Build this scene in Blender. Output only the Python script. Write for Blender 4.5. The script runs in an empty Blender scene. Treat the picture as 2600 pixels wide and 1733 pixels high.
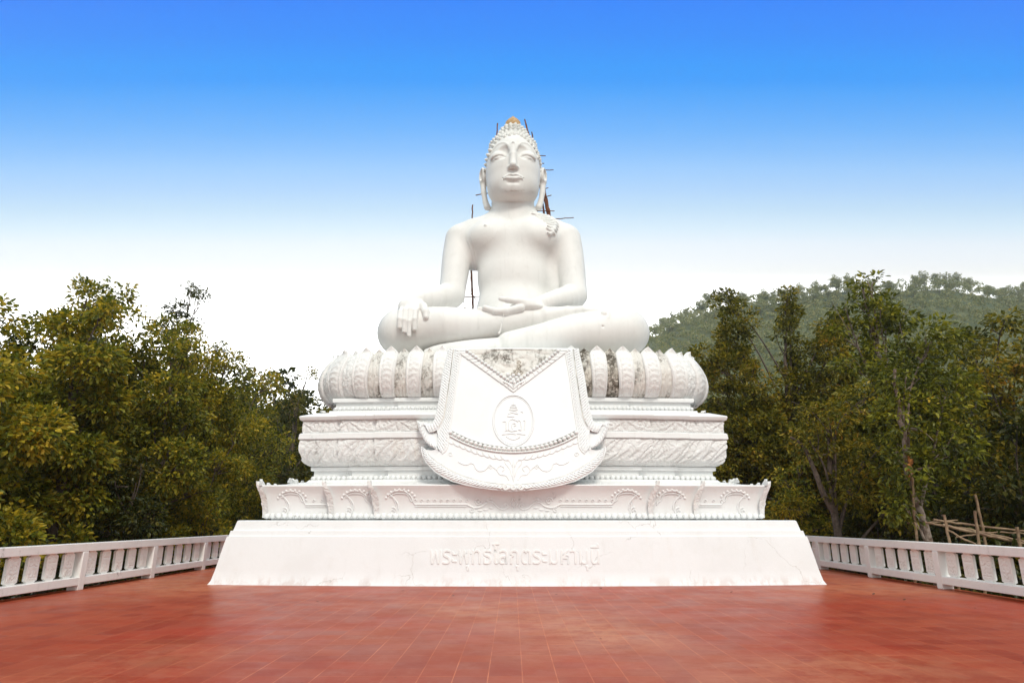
import bpy, math, random
import numpy as np
from mathutils import Vector, Matrix, Euler

R = math.radians
SC = bpy.context.scene
random.seed(7)

# ------------------------------------------------------------------ camera
cam_d = bpy.data.cameras.new("camera")
cam = bpy.data.objects.new("camera", cam_d)
SC.collection.objects.link(cam)
SC.camera = cam
cam.location = (-0.04, 0.0, 1.6)
cam.rotation_euler = (R(90.0) + math.atan(451 / 1640), 0, 0)
cam_d.sensor_width = 36.0
cam_d.lens = 36.0 * 1640 / 2600
cam_d.clip_start = 0.1
cam_d.clip_end = 6000

# ------------------------------------------------------------------ sky
SUN_EL, SUN_AZ = 46.0, 168.0      # azimuth clockwise from +Y: high behind the camera, a little to the right
world = bpy.data.worlds.new("World")
SC.world = world
world.use_nodes = True
wn = world.node_tree
for n in list(wn.nodes):
    wn.nodes.remove(n)
W = wn.nodes.new
L = wn.links.new
wo = W('ShaderNodeOutputWorld')
bg = W('ShaderNodeBackground')
bg.inputs['Strength'].default_value = 0.10
sky = W('ShaderNodeTexSky')
sky.sky_type = 'NISHITA'
sky.sun_disc = False
sky.sun_elevation = R(SUN_EL)
sky.sun_rotation = R(SUN_AZ)
sky.dust_density = 3.0
tc = W('ShaderNodeTexCoord')
sx = W('ShaderNodeSeparateXYZ')
L(tc.outputs['Generated'], sx.inputs[0])
def wmath(op, a, b=None, c=None, clamp=False):
    n = W('ShaderNodeMath'); n.operation = op; n.use_clamp = clamp
    for i, v in enumerate((a, b, c)):
        if v is None: continue
        if isinstance(v, (int, float)): n.inputs[i].default_value = v
        else: L(v, n.inputs[i])
    return n.outputs[0]
# clear evening gradient over the hills: white at the skyline, deep blue higher up
ymax = wmath('MAXIMUM', sx.outputs['Y'], 0.05)
t = wmath('DIVIDE', sx.outputs['Z'], ymax)
ramp = W('ShaderNodeValToRGB')
cr = ramp.color_ramp
cr.interpolation = 'LINEAR'
def lin(c):
    return tuple(((v / 255) / 12.92 if v / 255 <= 0.04045 else (((v / 255) + 0.055) / 1.055) ** 2.4) for v in c) + (1,)
def t_of(y):
    return math.tan(math.atan(451 / 1640) + math.atan((866.5 - y) / 1640))
stops = [(700, (255, 255, 254)), (665, (246, 250, 255)), (620, (236, 245, 255)), (580, (217, 237, 253)), (530, (193, 223, 250)), (480, (172, 211, 253)), (430, (152, 202, 255)),
         (380, (126, 189, 255)), (330, (101, 178, 255)), (280, (77, 168, 255)), (235, (52, 160, 255)), (205, (20, 152, 255)), (170, (0, 150, 255)), (90, (0, 137, 255)), (0, (0, 128, 255))]
while len(cr.elements) < len(stops) + 1:
    cr.elements.new(0.5)
for i, (y, c) in enumerate(stops):
    cr.elements[i].position = t_of(y)
    cr.elements[i].color = lin(c)
cr.elements[len(stops)].position = 1.0
cr.elements[len(stops)].color = lin((0, 120, 250))
L(t, ramp.inputs[0])
# overhead and behind the viewer, unseen sky is made bright to light the statue
front = W('ShaderNodeMapRange'); front.interpolation_type = 'SMOOTHSTEP'
L(sx.outputs['Y'], front.inputs[0])
front.inputs[1].default_value = 0.05; front.inputs[2].default_value = 0.35
low = W('ShaderNodeMapRange'); low.interpolation_type = 'SMOOTHSTEP'
L(t, low.inputs[0])
low.inputs[1].default_value = 1.08; low.inputs[2].default_value = 1.7
low.inputs[3].default_value = 1.0; low.inputs[4].default_value = 0.0
mask = wmath('MULTIPLY', front.outputs[0], low.outputs[0])
WHITE = 10.0 * 1.0
GLOW = 3.5
gain = W('ShaderNodeMix'); gain.data_type = 'RGBA'; gain.blend_type = 'MULTIPLY'
gain.inputs['Factor'].default_value = 1.0
L(ramp.outputs[0], gain.inputs['A'])
# the skyline itself glows, far brighter than white paper
glow = W('ShaderNodeMapRange'); glow.interpolation_type = 'SMOOTHSTEP'
L(t, glow.inputs[0])
for i_, v_ in enumerate((0.29, 0.397, WHITE * GLOW, WHITE)): glow.inputs[i_ + 1].default_value = v_
lift = W('ShaderNodeMapRange'); lift.interpolation_type = 'SMOOTHSTEP'
L(t, lift.inputs[0])
for i_, v_ in enumerate((0.42, 0.75, 1.045, 1.0)): lift.inputs[i_ + 1].default_value = v_
L(wmath('MULTIPLY', glow.outputs[0], lift.outputs[0]), gain.inputs['B'])
fill_sky = W('ShaderNodeMix'); fill_sky.data_type = 'RGBA'
fill_sky.inputs['Factor'].default_value = 0.85
L(sky.outputs[0], fill_sky.inputs['A'])
CL = 10.8
fill_sky.inputs['B'].default_value = (CL * 0.925, CL * 0.99, CL * 1.01, 1)
mixw = W('ShaderNodeMix'); mixw.data_type = 'RGBA'
L(mask, mixw.inputs['Factor'])
L(fill_sky.outputs['Result'], mixw.inputs['A'])
L(gain.outputs['Result'], mixw.inputs['B'])
L(mixw.outputs['Result'], bg.inputs['Color'])
L(bg.outputs[0], wo.inputs['Surface'])

# ------------------------------------------------------------------ sun
sd = bpy.data.lights.new("sun", 'SUN')
sd.energy = 2.1
sd.angle = R(12)
sd.color = (1.0, 0.95, 0.86)
sun = bpy.data.objects.new("sun", sd)
SC.collection.objects.link(sun)
az, el = R(SUN_AZ), R(SUN_EL)
tosun = Vector((math.sin(az) * math.cos(el), math.cos(az) * math.cos(el), math.sin(el)))
sun.rotation_euler = tosun.to_track_quat('Z', 'Y').to_euler()

SC.view_settings.view_transform = 'Standard'
SC.view_settings.look = 'None'
SC.view_settings.gamma = 1.0
SC.view_settings.exposure = 0.0
SC.cycles.max_bounces = 8
SC.cycles.transparent_max_bounces = 8

# ------------------------------------------------------------------ tagging and mesh helpers
def tag(o, label=None, cat=None, group=None, kind=None):
    if label: o['label'] = label
    if cat: o['category'] = cat
    if group: o['group'] = group
    if kind: o['kind'] = kind
    return o

def empty(name, loc, label=None, cat=None, group=None):
    o = bpy.data.objects.new(name, None)
    o.empty_display_size = 0.3
    o.location = loc
    SC.collection.objects.link(o)
    return tag(o, label, cat, group)

class MB:
    """collects vertices and quads / triangles and links them as ONE mesh object"""
    def __init__(s):
        s.v = []; s.f = {3: [], 4: []}; s.n = 0
    def add(s, V, F):
        V = np.asarray(V, dtype=np.float32).reshape(-1, 3)
        F = np.asarray(F, dtype=np.int64)
        if F.size:
            s.f[F.shape[1]].append(F + s.n)
        s.v.append(V); s.n += len(V)
        return s
    def more(s, F):            # further faces on the last added block
        F = np.asarray(F, dtype=np.int64)
        base = s.n - len(s.v[-1])
        s.f[F.shape[1]].append(F + base)
    def grid(s, P, cu=False, cv=False, flip=False):
        P = np.asarray(P, dtype=np.float32)
        a, b = P.shape[:2]
        I = np.arange(a * b).reshape(a, b)
        if cu: I = np.vstack([I, I[:1]])
        if cv: I = np.hstack([I, I[:, :1]])
        q = np.stack([I[:-1, :-1], I[1:, :-1], I[1:, 1:], I[:-1, 1:]], -1).reshape(-1, 4)
        if flip: q = q[:, ::-1]
        return s.add(P.reshape(-1, 3), q)
    def box(s, c, d, rot=None):
        c = np.array(c, float); h = np.array(d, float) / 2
        V = np.array([[x, y, z] for x in (-1, 1) for y in (-1, 1) for z in (-1, 1)], float) * h
        if rot is not None:
            V = V @ np.array(rot).T
        F = [[0, 1, 3, 2], [4, 6, 7, 5], [0, 4, 5, 1], [2, 3, 7, 6], [0, 2, 6, 4], [1, 5, 7, 3]]
        return s.add(V + c, F)
    def sphere(s, c, r, nu=12, nv=8, sc=(1, 1, 1)):
        u = np.linspace(0, 2 * np.pi, nu, endpoint=False); v = np.linspace(0.0, np.pi, nv + 1)
        v[0] = 0.02; v[-1] = np.pi - 0.02
        U, Vv = np.meshgrid(u, v, indexing='ij')
        P = np.stack([np.cos(U) * np.sin(Vv) * sc[0], np.sin(U) * np.sin(Vv) * sc[1], -np.cos(Vv) * sc[2]], -1) * r + np.array(c)
        return s.grid(P, cu=True)
    def spheres(s, C, r, nu=10, nv=6, sc=(1, 1, 1)):
        for i, c in enumerate(C):
            s.sphere(c, r if np.isscalar(r) else r[i], nu, nv, sc)
        return s
    def tube(s, pts, rad, n=8, caps=True, flat=1.0):
        pts = np.asarray(pts, float)
        m = len(pts)
        rad = np.full(m, rad) if np.isscalar(rad) else np.asarray(rad, float)
        T = np.gradient(pts, axis=0)
        T /= np.linalg.norm(T, axis=1)[:, None] + 1e-9
        up = np.array([0, 0, 1.0]) if abs(T[0][2]) < 0.9 else np.array([0, 1.0, 0])
        A = np.zeros((m, 3)); B = np.zeros((m, 3))
        a = np.cross(T[0], up)
        for i in range(m):
            a = a - T[i] * np.dot(a, T[i]); a /= np.linalg.norm(a) + 1e-9
            A[i] = a; B[i] = np.cross(T[i], a)
        th = np.linspace(0, 2 * np.pi, n, endpoint=False)
        P = pts[:, None] + rad[:, None, None] * (A[:, None] * np.cos(th)[None, :, None] + flat * B[:, None] * np.sin(th)[None, :, None])
        s.grid(P, cv=True)
        if caps:
            for k, fl in ((0, False), (m - 1, True)):
                c = pts[k]
                ring = P[k]
                F = [[n, (i + 1) % n, i] if not fl else [n, i, (i + 1) % n] for i in range(n)]
                s.add(np.vstack([ring, c[None]]), F)
        return s
    def prism(s, poly, y0, y1):
        """poly in XZ, extruded along Y with fan caps (poly star-shaped about its mean)"""
        poly = np.asarray(poly, float); n = len(poly)
        c = poly.mean(0)
        for y, fl in ((y0, False), (y1, True)):
            V = np.array([[p[0], y, p[1]] for p in poly] + [[c[0], y, c[1]]])
            F = [[n, i, (i + 1) % n] if not fl else [n, (i + 1) % n, i] for i in range(n)]
            s.add(V, F)
        V = np.array([[p[0], y0, p[1]] for p in poly] + [[p[0], y1, p[1]] for p in poly])
        s.add(V, [[i, i + n, (i + 1) % n + n, (i + 1) % n] for i in range(n)])
        return s
    def build(s, name, mat, parent=None, smooth=True, angle=40, bevel=0, attr=None):
        me = bpy.data.meshes.new(name)
        V = np.vstack(s.v).astype(np.float32)
        q = np.vstack(s.f[4]) if s.f[4] else np.zeros((0, 4), np.int64)
        t = np.vstack(s.f[3]) if s.f[3] else np.zeros((0, 3), np.int64)
        me.vertices.add(len(V)); me.vertices.foreach_set('co', V.ravel())
        idx = np.concatenate([q.ravel(), t.ravel()]).astype(np.int32)
        me.loops.add(len(idx)); me.loops.foreach_set('vertex_index', idx)
        nf = len(q) + len(t)
        me.polygons.add(nf)
        st = np.concatenate([np.arange(len(q)) * 4, len(q) * 4 + np.arange(len(t)) * 3]).astype(np.int32)
        me.polygons.foreach_set('loop_start', st)
        me.update(calc_edges=True)
        me.polygons.foreach_set('use_smooth', np.full(nf, smooth))
        if smooth and angle and len(V) < 400000:
            me.set_sharp_from_angle(angle=R(angle))
        if mat: me.materials.append(mat)
        o = bpy.data.objects.new(name, me)
        SC.collection.objects.link(o)
        if parent is not None:
            o.parent = parent
            o.location = -Vector(parent.location)
        if bevel:
            b = o.modifiers.new('bevel', 'BEVEL'); b.width = bevel; b.segments = 2; b.limit_method = 'ANGLE'; b.angle_limit = R(50)
        return o

# ------------------------------------------------------------------ materials
def mat_base(name):
    m = bpy.data.materials.new(name); m.use_nodes = True
    nt = m.node_tree
    p = nt.nodes['Principled BSDF']
    return m, nt, p

class NT:
    def __init__(s, nt): s.nt = nt
    def n(s, typ, **kw):
        x = s.nt.nodes.new(typ)
        for k, v in kw.items(): setattr(x, k, v)
        return x
    def l(s, a, b): s.nt.links.new(a, b)
    def noise(s, vec, scale, detail=4, rough=0.55, dist=0.0):
        x = s.n('ShaderNodeTexNoise'); x.inputs['Scale'].default_value = scale; x.inputs['Detail'].default_value = detail
        x.inputs['Roughness'].default_value = rough; x.inputs['Distortion'].default_value = dist
        if vec is not None: s.l(vec, x.inputs['Vector'])
        return x.outputs['Fac']
    def mp(s, v, a, b, c=0.0, d=1.0, smooth=True):
        x = s.n('ShaderNodeMapRange'); x.interpolation_type = 'SMOOTHSTEP' if smooth else 'LINEAR'
        s.l(v, x.inputs[0])
        for i, q in enumerate((a, b, c, d)): x.inputs[i + 1].default_value = q
        return x.outputs[0]
    def mix(s, f, a, b, blend='MIX'):
        x = s.n('ShaderNodeMix', data_type='RGBA', blend_type=blend)
        for k, v in (('Factor', f), ('A', a), ('B', b)):
            if hasattr(v, 'is_linked') or isinstance(v, bpy.types.NodeSocket): s.l(v, x.inputs[k])
            elif isinstance(v, (int, float)): x.inputs[k].default_value = v
            else: x.inputs[k].default_value = tuple(v) + ((1,) if len(v) == 3 else ())
        return x.outputs['Result']
    def m(s, op, a, b=0.0, clamp=False):
        x = s.n('ShaderNodeMath', operation=op, use_clamp=clamp)
        for i, v in enumerate((a, b)):
            if isinstance(v, (int, float)): x.inputs[i].default_value = v
            else: s.l(v, x.inputs[i])
        return x.outputs[0]
    def obj(s, scale=(1, 1, 1)):
        g = s.n('ShaderNodeNewGeometry')
        mp = s.n('ShaderNodeMapping'); mp.inputs['Scale'].default_value = scale
        s.l(g.outputs['Position'], mp.inputs['Vector'])
        return mp.outputs[0]
    def bump(s, h, strength, dist, p):
        b = s.n('ShaderNodeBump'); b.inputs['Strength'].default_value = strength; b.inputs['Distance'].default_value = dist
        s.l(h, b.inputs['Height']); s.l(b.outputs[0], p.inputs['Normal'])

def white_mat(name, base=(0.80, 0.79, 0.775), grime=0.35, dark=0.0, streak=0.3, bump=0.15, carve=0.0, rough=0.55, warm=0.15, splash=0.0):
    """lime-washed concrete: soft grey grime, rain streaks, sparse black mould"""
    m, nt, p = mat_base(name); g = NT(nt)
    pos = g.obj()
    col = tuple(base)
    c = g.mix(g.mp(g.noise(pos, 0.9, 6, 0.62), 0.42, 0.72, 0, grime), col, (0.60, 0.605, 0.585))
    c = g.mix(g.mp(g.noise(pos, 3.3, 5, 0.7), 0.52, 0.78, 0, grime * 0.8), c, (0.62, 0.60, 0.55))
    st = g.obj((2.6, 2.6, 0.22))
    c = g.mix(g.mp(g.noise(st, 1.6, 5, 0.65), 0.55, 0.75, 0, streak), c, (0.58, 0.575, 0.55))
    c = g.mix(g.mp(g.noise(st, 0.7, 4, 0.6), 0.60, 0.74, 0, warm), c, (0.72, 0.58, 0.42))
    if splash:
        sz = g.n('ShaderNodeSeparateXYZ'); g.l(pos, sz.inputs[0])
        lowz = g.mp(sz.outputs['Z'], 0.02, 0.30, splash, 0.0)
        c = g.mix(g.m('MULTIPLY', lowz, g.mp(g.noise(g.obj((1.2, 1.2, .5)), 2.4, 6, .75), .45, .62)), c, (0.46, 0.30, 0.24))
        vo = g.n('ShaderNodeTexVoronoi', feature='DISTANCE_TO_EDGE'); vo.inputs['Scale'].default_value = 0.55
        wv = g.n('ShaderNodeVectorMath', operation='ADD'); nn = g.n('ShaderNodeTexNoise'); nn.inputs['Scale'].default_value = 1.7; nn.inputs['Detail'].default_value = 5
        g.l(pos, nn.inputs['Vector']); g.l(pos, wv.inputs[0]); g.l(nn.outputs['Color'], wv.inputs[1]); g.l(wv.outputs[0], vo.inputs['Vector'])
        crk = g.m('MULTIPLY', g.m('LESS_THAN', vo.outputs['Distance'], 0.0035), g.mp(g.noise(pos, .6, 2), .5, .56))
        c = g.mix(g.m('MULTIPLY', crk, .5), c, (0.35, 0.33, 0.30))
    sp = g.mp(g.noise(pos, 26, 3, 0.6), 0.72, 0.78, 0, min(1.0, 0.55 + dark))
    sp = g.m('MULTIPLY', sp, g.mp(g.noise(pos, 1.3, 3, 0.5), 0.50, 0.62))
    c = g.mix(sp, c, (0.12, 0.11, 0.09))
    if dark > 0:
        d = g.m('MULTIPLY', g.mp(g.noise(g.obj((1, 1, 0.45)), 2.2, 6, 0.72), 0.60 - 0.17 * dark, 0.72 - 0.12 * dark), g.mp(g.noise(pos, 11, 5, 0.75), 0.44 - 0.08 * dark, 0.62 - 0.10 * dark), )
        c = g.mix(g.m('MULTIPLY', d, min(1.0, 0.5 + 0.5 * dark)), c, (0.09, 0.075, 0.055))
    g.l(c, p.inputs['Base Color'])
    p.inputs['Roughness'].default_value = rough
    p.inputs['Specular IOR Level'].default_value = 0.35
    h = g.m('ADD', g.m('MULTIPLY', g.noise(pos, 7, 6, 0.6), 0.6), g.m('MULTIPLY', g.noise(pos, 45, 3, 0.6), 0.15))
    if carve > 0:
        w = g.n('ShaderNodeTexWave', wave_type='RINGS', rings_direction='SPHERICAL')
        w.inputs['Scale'].default_value = 1.8; w.inputs['Distortion'].default_value = 14.0; w.inputs['Detail'].default_value = 2.0; w.inputs['Detail Scale'].default_value = 2.2
        g.l(pos, w.inputs['Vector'])
        h = g.m('ADD', h, g.m('MULTIPLY', w.outputs['Fac'], carve))
    g.bump(h, bump, 0.05, p)
    return m

M = {}
M['statue'] = white_mat('painted_statue_concrete', (0.81, 0.805, 0.785), 0.34, dark=0, streak=0.34, bump=0.08, warm=0.12)
M['hair'] = white_mat('painted_curl_concrete', (0.78, 0.775, 0.75), 0.35, 0.15, 0.3, 0.1, warm=0.1)
M['plinth'] = white_mat('whitewashed_plinth', (0.785, 0.805, 0.82), 0.18, dark=0, streak=0.22, bump=0.10, warm=0.06, splash=0.35)
M['carved'] = white_mat('carved_stucco', (0.785, 0.79, 0.785), 0.45, 0.16, 0.35, 0.5, carve=0.5, warm=0.15)
M['petal'] = white_mat('petal_stucco', (0.80, 0.795, 0.785), 0.5, 0.16, 0.4, 0.4, carve=0.35, warm=0.12)
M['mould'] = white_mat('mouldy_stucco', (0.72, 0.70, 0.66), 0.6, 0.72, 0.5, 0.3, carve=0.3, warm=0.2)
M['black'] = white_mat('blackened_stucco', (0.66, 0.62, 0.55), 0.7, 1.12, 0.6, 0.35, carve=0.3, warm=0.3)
M['band'] = white_mat('stucco_band', (0.80, 0.81, 0.81), 0.15, 0.03, 0.2, 0.08, warm=0.08)
M['shield'] = white_mat('shield_stucco', (0.80, 0.815, 0.825), 0.10, 0, 0.10, 0.05, warm=0.05)
M['rail'] = white_mat('painted_balustrade', (0.87, 0.855, 0.83), 0.16, 0.05, 0.25, 0.08, warm=0.12)
M['baluster'] = white_mat('moulded_baluster', (0.86, 0.845, 0.81), 0.2, 0.05, 0.2, 0.2, carve=0.3, warm=0.15)

def simple(name, col, rough=0.6, var=0.3, scale=6, bumpd=0.02, col2=None):
    m, nt, p = mat_base(name); g = NT(nt)
    pos = g.obj()
    c2 = col2 or tuple(v * (1 - var) for v in col)
    c = g.mix(g.mp(g.noise(pos, scale, 5, 0.65), 0.35, 0.65), col, c2)
    g.l(c, p.inputs['Base Color']); p.inputs['Roughness'].default_value = rough
    g.bump(g.noise(pos, scale * 3, 5, 0.6), 0.5, bumpd, p)
    return m
M['finial'] = simple('bare_ochre_concrete', (0.62, 0.43, 0.24), 0.8, 0.4, 9, 0.06, (0.46, 0.27, 0.11))
M['bamboo'] = simple('dry_bamboo', (0.30, 0.20, 0.115), 0.6, 0.5, 5, 0.01, (0.16, 0.09, 0.05))
M['bamboo_red'] = simple('weathered_scaffold_bamboo', (0.22, 0.07, 0.025), 0.7, 0.5, 6, 0.01, (0.10, 0.03, 0.012))
M['bark'] = simple('grey_brown_bark', (0.15, 0.11, 0.085), 0.9, 0.5, 9, 0.05, (0.06, 0.042, 0.032))
M['bark_pale'] = simple('pale_mottled_bark', (0.30, 0.24, 0.20), 0.9, 0.5, 7, 0.05, (0.10, 0.06, 0.04))
M['soil'] = simple('leaf_litter', (0.075, 0.055, 0.03), 0.95, 0.5, 2.0, 0.05, (0.03, 0.035, 0.014))
M['hillsoil'] = simple('hill_undergrowth', (0.035, 0.05, 0.02), 0.95, 0.4, 0.08, 0.5, (0.05, 0.05, 0.025))
def ground_mat():
    m, nt, p = mat_base('forest_floor'); g = NT(nt)
    pos = g.obj()
    c = g.mix(g.mp(g.noise(pos, 2.0, 5, .65), .35, .65), (0.075, 0.055, 0.03), (0.03, 0.035, 0.014))
    far = g.mix(g.mp(g.noise(pos, 0.12, 6, .7), .35, .65), (0.05, 0.075, 0.025), (0.12, 0.13, 0.045))
    sp = g.n('ShaderNodeSeparateXYZ'); g.l(pos, sp.inputs[0])
    c = g.mix(g.mp(sp.outputs['Y'], 60, 130), c, far)
    g.l(c, p.inputs['Base Color']); p.inputs['Roughness'].default_value = .95
    g.bump(g.noise(pos, 1.2, 6, .7), .8, .5, p)
    return m
M['soil'] = ground_mat()

def leaf_mat(name, cols, trans=0.45, rough=0.42, spec=0.35):
    m, nt, p = mat_base(name); g = NT(nt)
    geo = g.n('ShaderNodeNewGeometry')
    r = g.n('ShaderNodeValToRGB'); e = r.color_ramp.elements
    while len(e) < len(cols): e.new(0.5)
    for i, (q, c) in enumerate(cols):
        e[i].position = q; e[i].color = tuple(c) + (1,)
    # per leaf colour, shifted by a slow variation from branch to branch
    br = g.noise(g.obj(), 0.55, 2, 0.5)
    f = g.m('ADD', g.m('MULTIPLY', geo.outputs['Random Per Island'], 0.72), g.m('MULTIPLY', g.mp(br, 0.3, 0.7), 0.28))
    g.l(f, r.inputs[0])
    g.l(r.outputs[0], p.inputs['Base Color'])
    p.inputs['Roughness'].default_value = rough
    p.inputs['Specular IOR Level'].default_value = spec
    tr = g.n('ShaderNodeBsdfTranslucent')
    g.l(g.mix(0.6, r.outputs[0], (1.0, 0.85, 0.25), 'MULTIPLY'), tr.inputs['Color'])
    ms = g.n('ShaderNodeMixShader'); ms.inputs[0].default_value = trans
    g.l(p.outputs[0], ms.inputs[1]); g.l(tr.outputs[0], ms.inputs[2])
    out = nt.nodes['Material Output']
    g.l(ms.outputs[0], out.inputs['Surface'])
    return m
M['leaf_teak'] = leaf_mat('broad_olive_leaves', [(0.0, (0.029, 0.036, 0.005)), (0.3, (0.123, 0.152, 0.017)), (0.55, (0.293, 0.292, 0.029)), (0.8, (0.510, 0.383, 0.034)), (0.94, (0.665, 0.495, 0.043)), (1.0, (0.665, 0.432, 0.051))])
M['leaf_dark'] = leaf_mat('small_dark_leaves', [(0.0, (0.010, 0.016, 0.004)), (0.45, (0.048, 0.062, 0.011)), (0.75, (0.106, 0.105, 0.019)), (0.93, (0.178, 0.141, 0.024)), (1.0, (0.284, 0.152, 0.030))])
M['leaf_fresh'] = leaf_mat('fresh_green_leaves', [(0.0, (0.022, 0.033, 0.005)), (0.4, (0.109, 0.130, 0.016)), (0.7, (0.235, 0.247, 0.024)), (0.92, (0.407, 0.379, 0.036)), (1.0, (0.674, 0.459, 0.047))])
M['leaf_rust'] = leaf_mat('olive_brown_leaves', [(0.0, (0.025, 0.031, 0.005)), (0.4, (0.133, 0.139, 0.016)), (0.7, (0.306, 0.266, 0.028)), (0.9, (0.498, 0.354, 0.037)), (1.0, (0.602, 0.281, 0.045))])
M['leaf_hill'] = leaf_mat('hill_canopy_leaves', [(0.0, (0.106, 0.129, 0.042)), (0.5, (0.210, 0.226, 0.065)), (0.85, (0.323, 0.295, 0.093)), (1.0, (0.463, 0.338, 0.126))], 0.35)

def deck_mat():
    m, nt, p = mat_base('red_clay_tiles'); g = NT(nt)
    pos = g.obj(); T = 0.363
    sep = g.n('ShaderNodeSeparateXYZ'); g.l(pos, sep.inputs[0])
    def cell(o, off):
        a = g.m('DIVIDE', g.m('ADD', o, off), T)
        return g.m('FLOOR', a), g.m('FRACT', a)
    ix, fx = cell(sep.outputs['X'], -0.07 + 100 * T)
    iy, fy = cell(sep.outputs['Y'], 0.1 + 100 * T)
    def edge(f, w):
        return g.m('LESS_THAN', g.m('MINIMUM', f, g.m('SUBTRACT', 1.0, f)), w)
    wob = g.mp(g.noise(pos, 3.0, 2), 0.3, 0.7, 0.009, 0.021)
    gr = g.m('MAXIMUM', edge(fx, wob), g.m('MULTIPLY', edge(fy, wob), g.mp(g.noise(pos, 0.7, 3), 0.38, 0.55, 0.25, 1.0)))
    cmb = g.n('ShaderNodeCombineXYZ'); g.l(ix, cmb.inputs[0]); g.l(iy, cmb.inputs[1])
    wn_ = g.n('ShaderNodeTexWhiteNoise', noise_dimensions='2D'); g.l(cmb.outputs[0], wn_.inputs['Vector'])
    c = g.mix(wn_.outputs['Value'], (0.275, 0.042, 0.020), (0.355, 0.070, 0.032))
    c = g.mix(g.mp(g.noise(pos, 0.35, 5, 0.65), 0.45, 0.68, 0, 0.55), c, (0.37, 0.032, 0.009))
    c = g.mix(g.mp(g.noise(pos, 2.3, 6, 0.72), 0.52, 0.72, 0, 0.40), c, (0.38, 0.14, 0.09))
    c = g.mix(g.m('MULTIPLY', g.mp(g.noise(g.obj((.14, .14, 1)), 1.0, 3, 0.5), 0.45, 0.66), g.mp(g.noise(pos, 2.5, 6, .75), .35, .6, .1, .5)), c, (0.60, 0.27, 0.14))  # broad pale peach film, part dust, part sky sheen put into the colour
    scr = g.obj((0.9, 2.2, 1)); c = g.mix(g.mp(g.noise(scr, 9, 6, 0.8), 0.60, 0.70, 0, 0.5), c, (0.48, 0.25, 0.18))
    c = g.mix(g.m('MULTIPLY', gr, g.mp(g.noise(pos, 0.9, 4, .6), .35, .65, .2, .75)), c, (0.60, 0.19, 0.085))
    speck = g.m('GREATER_THAN', g.noise(pos, 9, 2, 0.4), 0.80)
    c = g.mix(speck, c, (0.05, 0.02, 0.02))
    g.l(c, p.inputs['Base Color'])
    r = g.mp(g.noise(pos, 0.8, 6, 0.7), 0.35, 0.68, 0.30, 0.42)
    r = g.m('ADD', r, g.m('MULTIPLY', wn_.outputs['Value'], 0.05))
    g.l(r, p.inputs['Roughness'])
    p.inputs['Specular IOR Level'].default_value = 0.25
    p.inputs['IOR'].default_value = 1.22
    h = g.m('ADD', g.m('MULTIPLY', gr, -0.6), g.m('MULTIPLY', g.noise(pos, 14, 5, 0.6), 0.35))
    g.bump(h, 0.25, 0.01, p)
    return m
M['deck'] = deck_mat()
M['deck_side'] = simple('deck_concrete', (0.35, 0.30, 0.27), 0.85, 0.4, 3)
# ------------------------------------------------------------------ ground, deck, hill
def smooth(a, b, x):
    t_ = np.clip((np.asarray(x, float) - a) / (b - a), 0, 1)
    return t_ * t_ * (3 - 2 * t_)
CX = np.array([-400, -60, 0, 60, 94, 118, 148, 224, 297, 352, 460, 700, 1200.0])
CZ = np.array([-1, -1, 30, 92, 121, 134, 141, 151, 154, 148, 120, 70, 40.0])
def ridge(X):
    return np.interp(X, CX, CZ)
def ground_z(X, Y):
    X = np.asarray(X, float); Y = np.asarray(Y, float)
    rz = np.interp(X * 420.0 / np.maximum(Y, 150.0), CX, CZ) + 1
    s = np.clip((Y - 200.0) / 220.0, 0, 1)
    up = np.where(Y > 420, 1 - smooth(420, 900, Y) * 0.8, s)
    n = 2.2 * np.sin(X * .031 + 1) * np.cos(Y * .027) + 1.2 * np.sin(X * .083 + Y * .05)
    return -1.1 + rz * up + n * smooth(60, 220, Y) - 0.6 * smooth(11.0, 17.0, np.abs(X)) * (1 - smooth(60, 200, Y))
xs = np.concatenate([np.linspace(-1000, -300, 12), np.linspace(-280, -30, 20), np.linspace(-28, 28, 40), np.linspace(32, 520, 110), np.linspace(560, 1000, 8)])
ys = np.concatenate([np.linspace(-400, -20, 10), np.linspace(-15, 60, 40), np.linspace(66, 520, 120), np.linspace(540, 1200, 16)])
GX, GY = np.meshgrid(xs, ys, indexing='ij')
g_ = MB().grid(np.stack([GX, GY, ground_z(GX, GY)], -1), flip=False)
ground = g_.build('ground', M['soil'])
tag(ground, kind='structure')

DX, DY0, DY1 = 10.55, -8.0, 33.0
def slab(name, x0, x1, y0, y1, z0, z1, mat):
    b = MB().box(((x0 + x1) / 2, (y0 + y1) / 2, (z0 + z1) / 2), (x1 - x0, y1 - y0, z1 - z0))
    return b.build(name, mat, smooth=False)
deck = slab('deck', -DX, DX, DY0, DY1, -0.30, 0.0, M['deck']); tag(deck, kind='structure')
base = slab('terrace_foundation', -DX + .4, DX - .4, DY0, DY1 - .4, -3.0, -0.302, M['deck_side']); tag(base, kind='structure')

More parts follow.
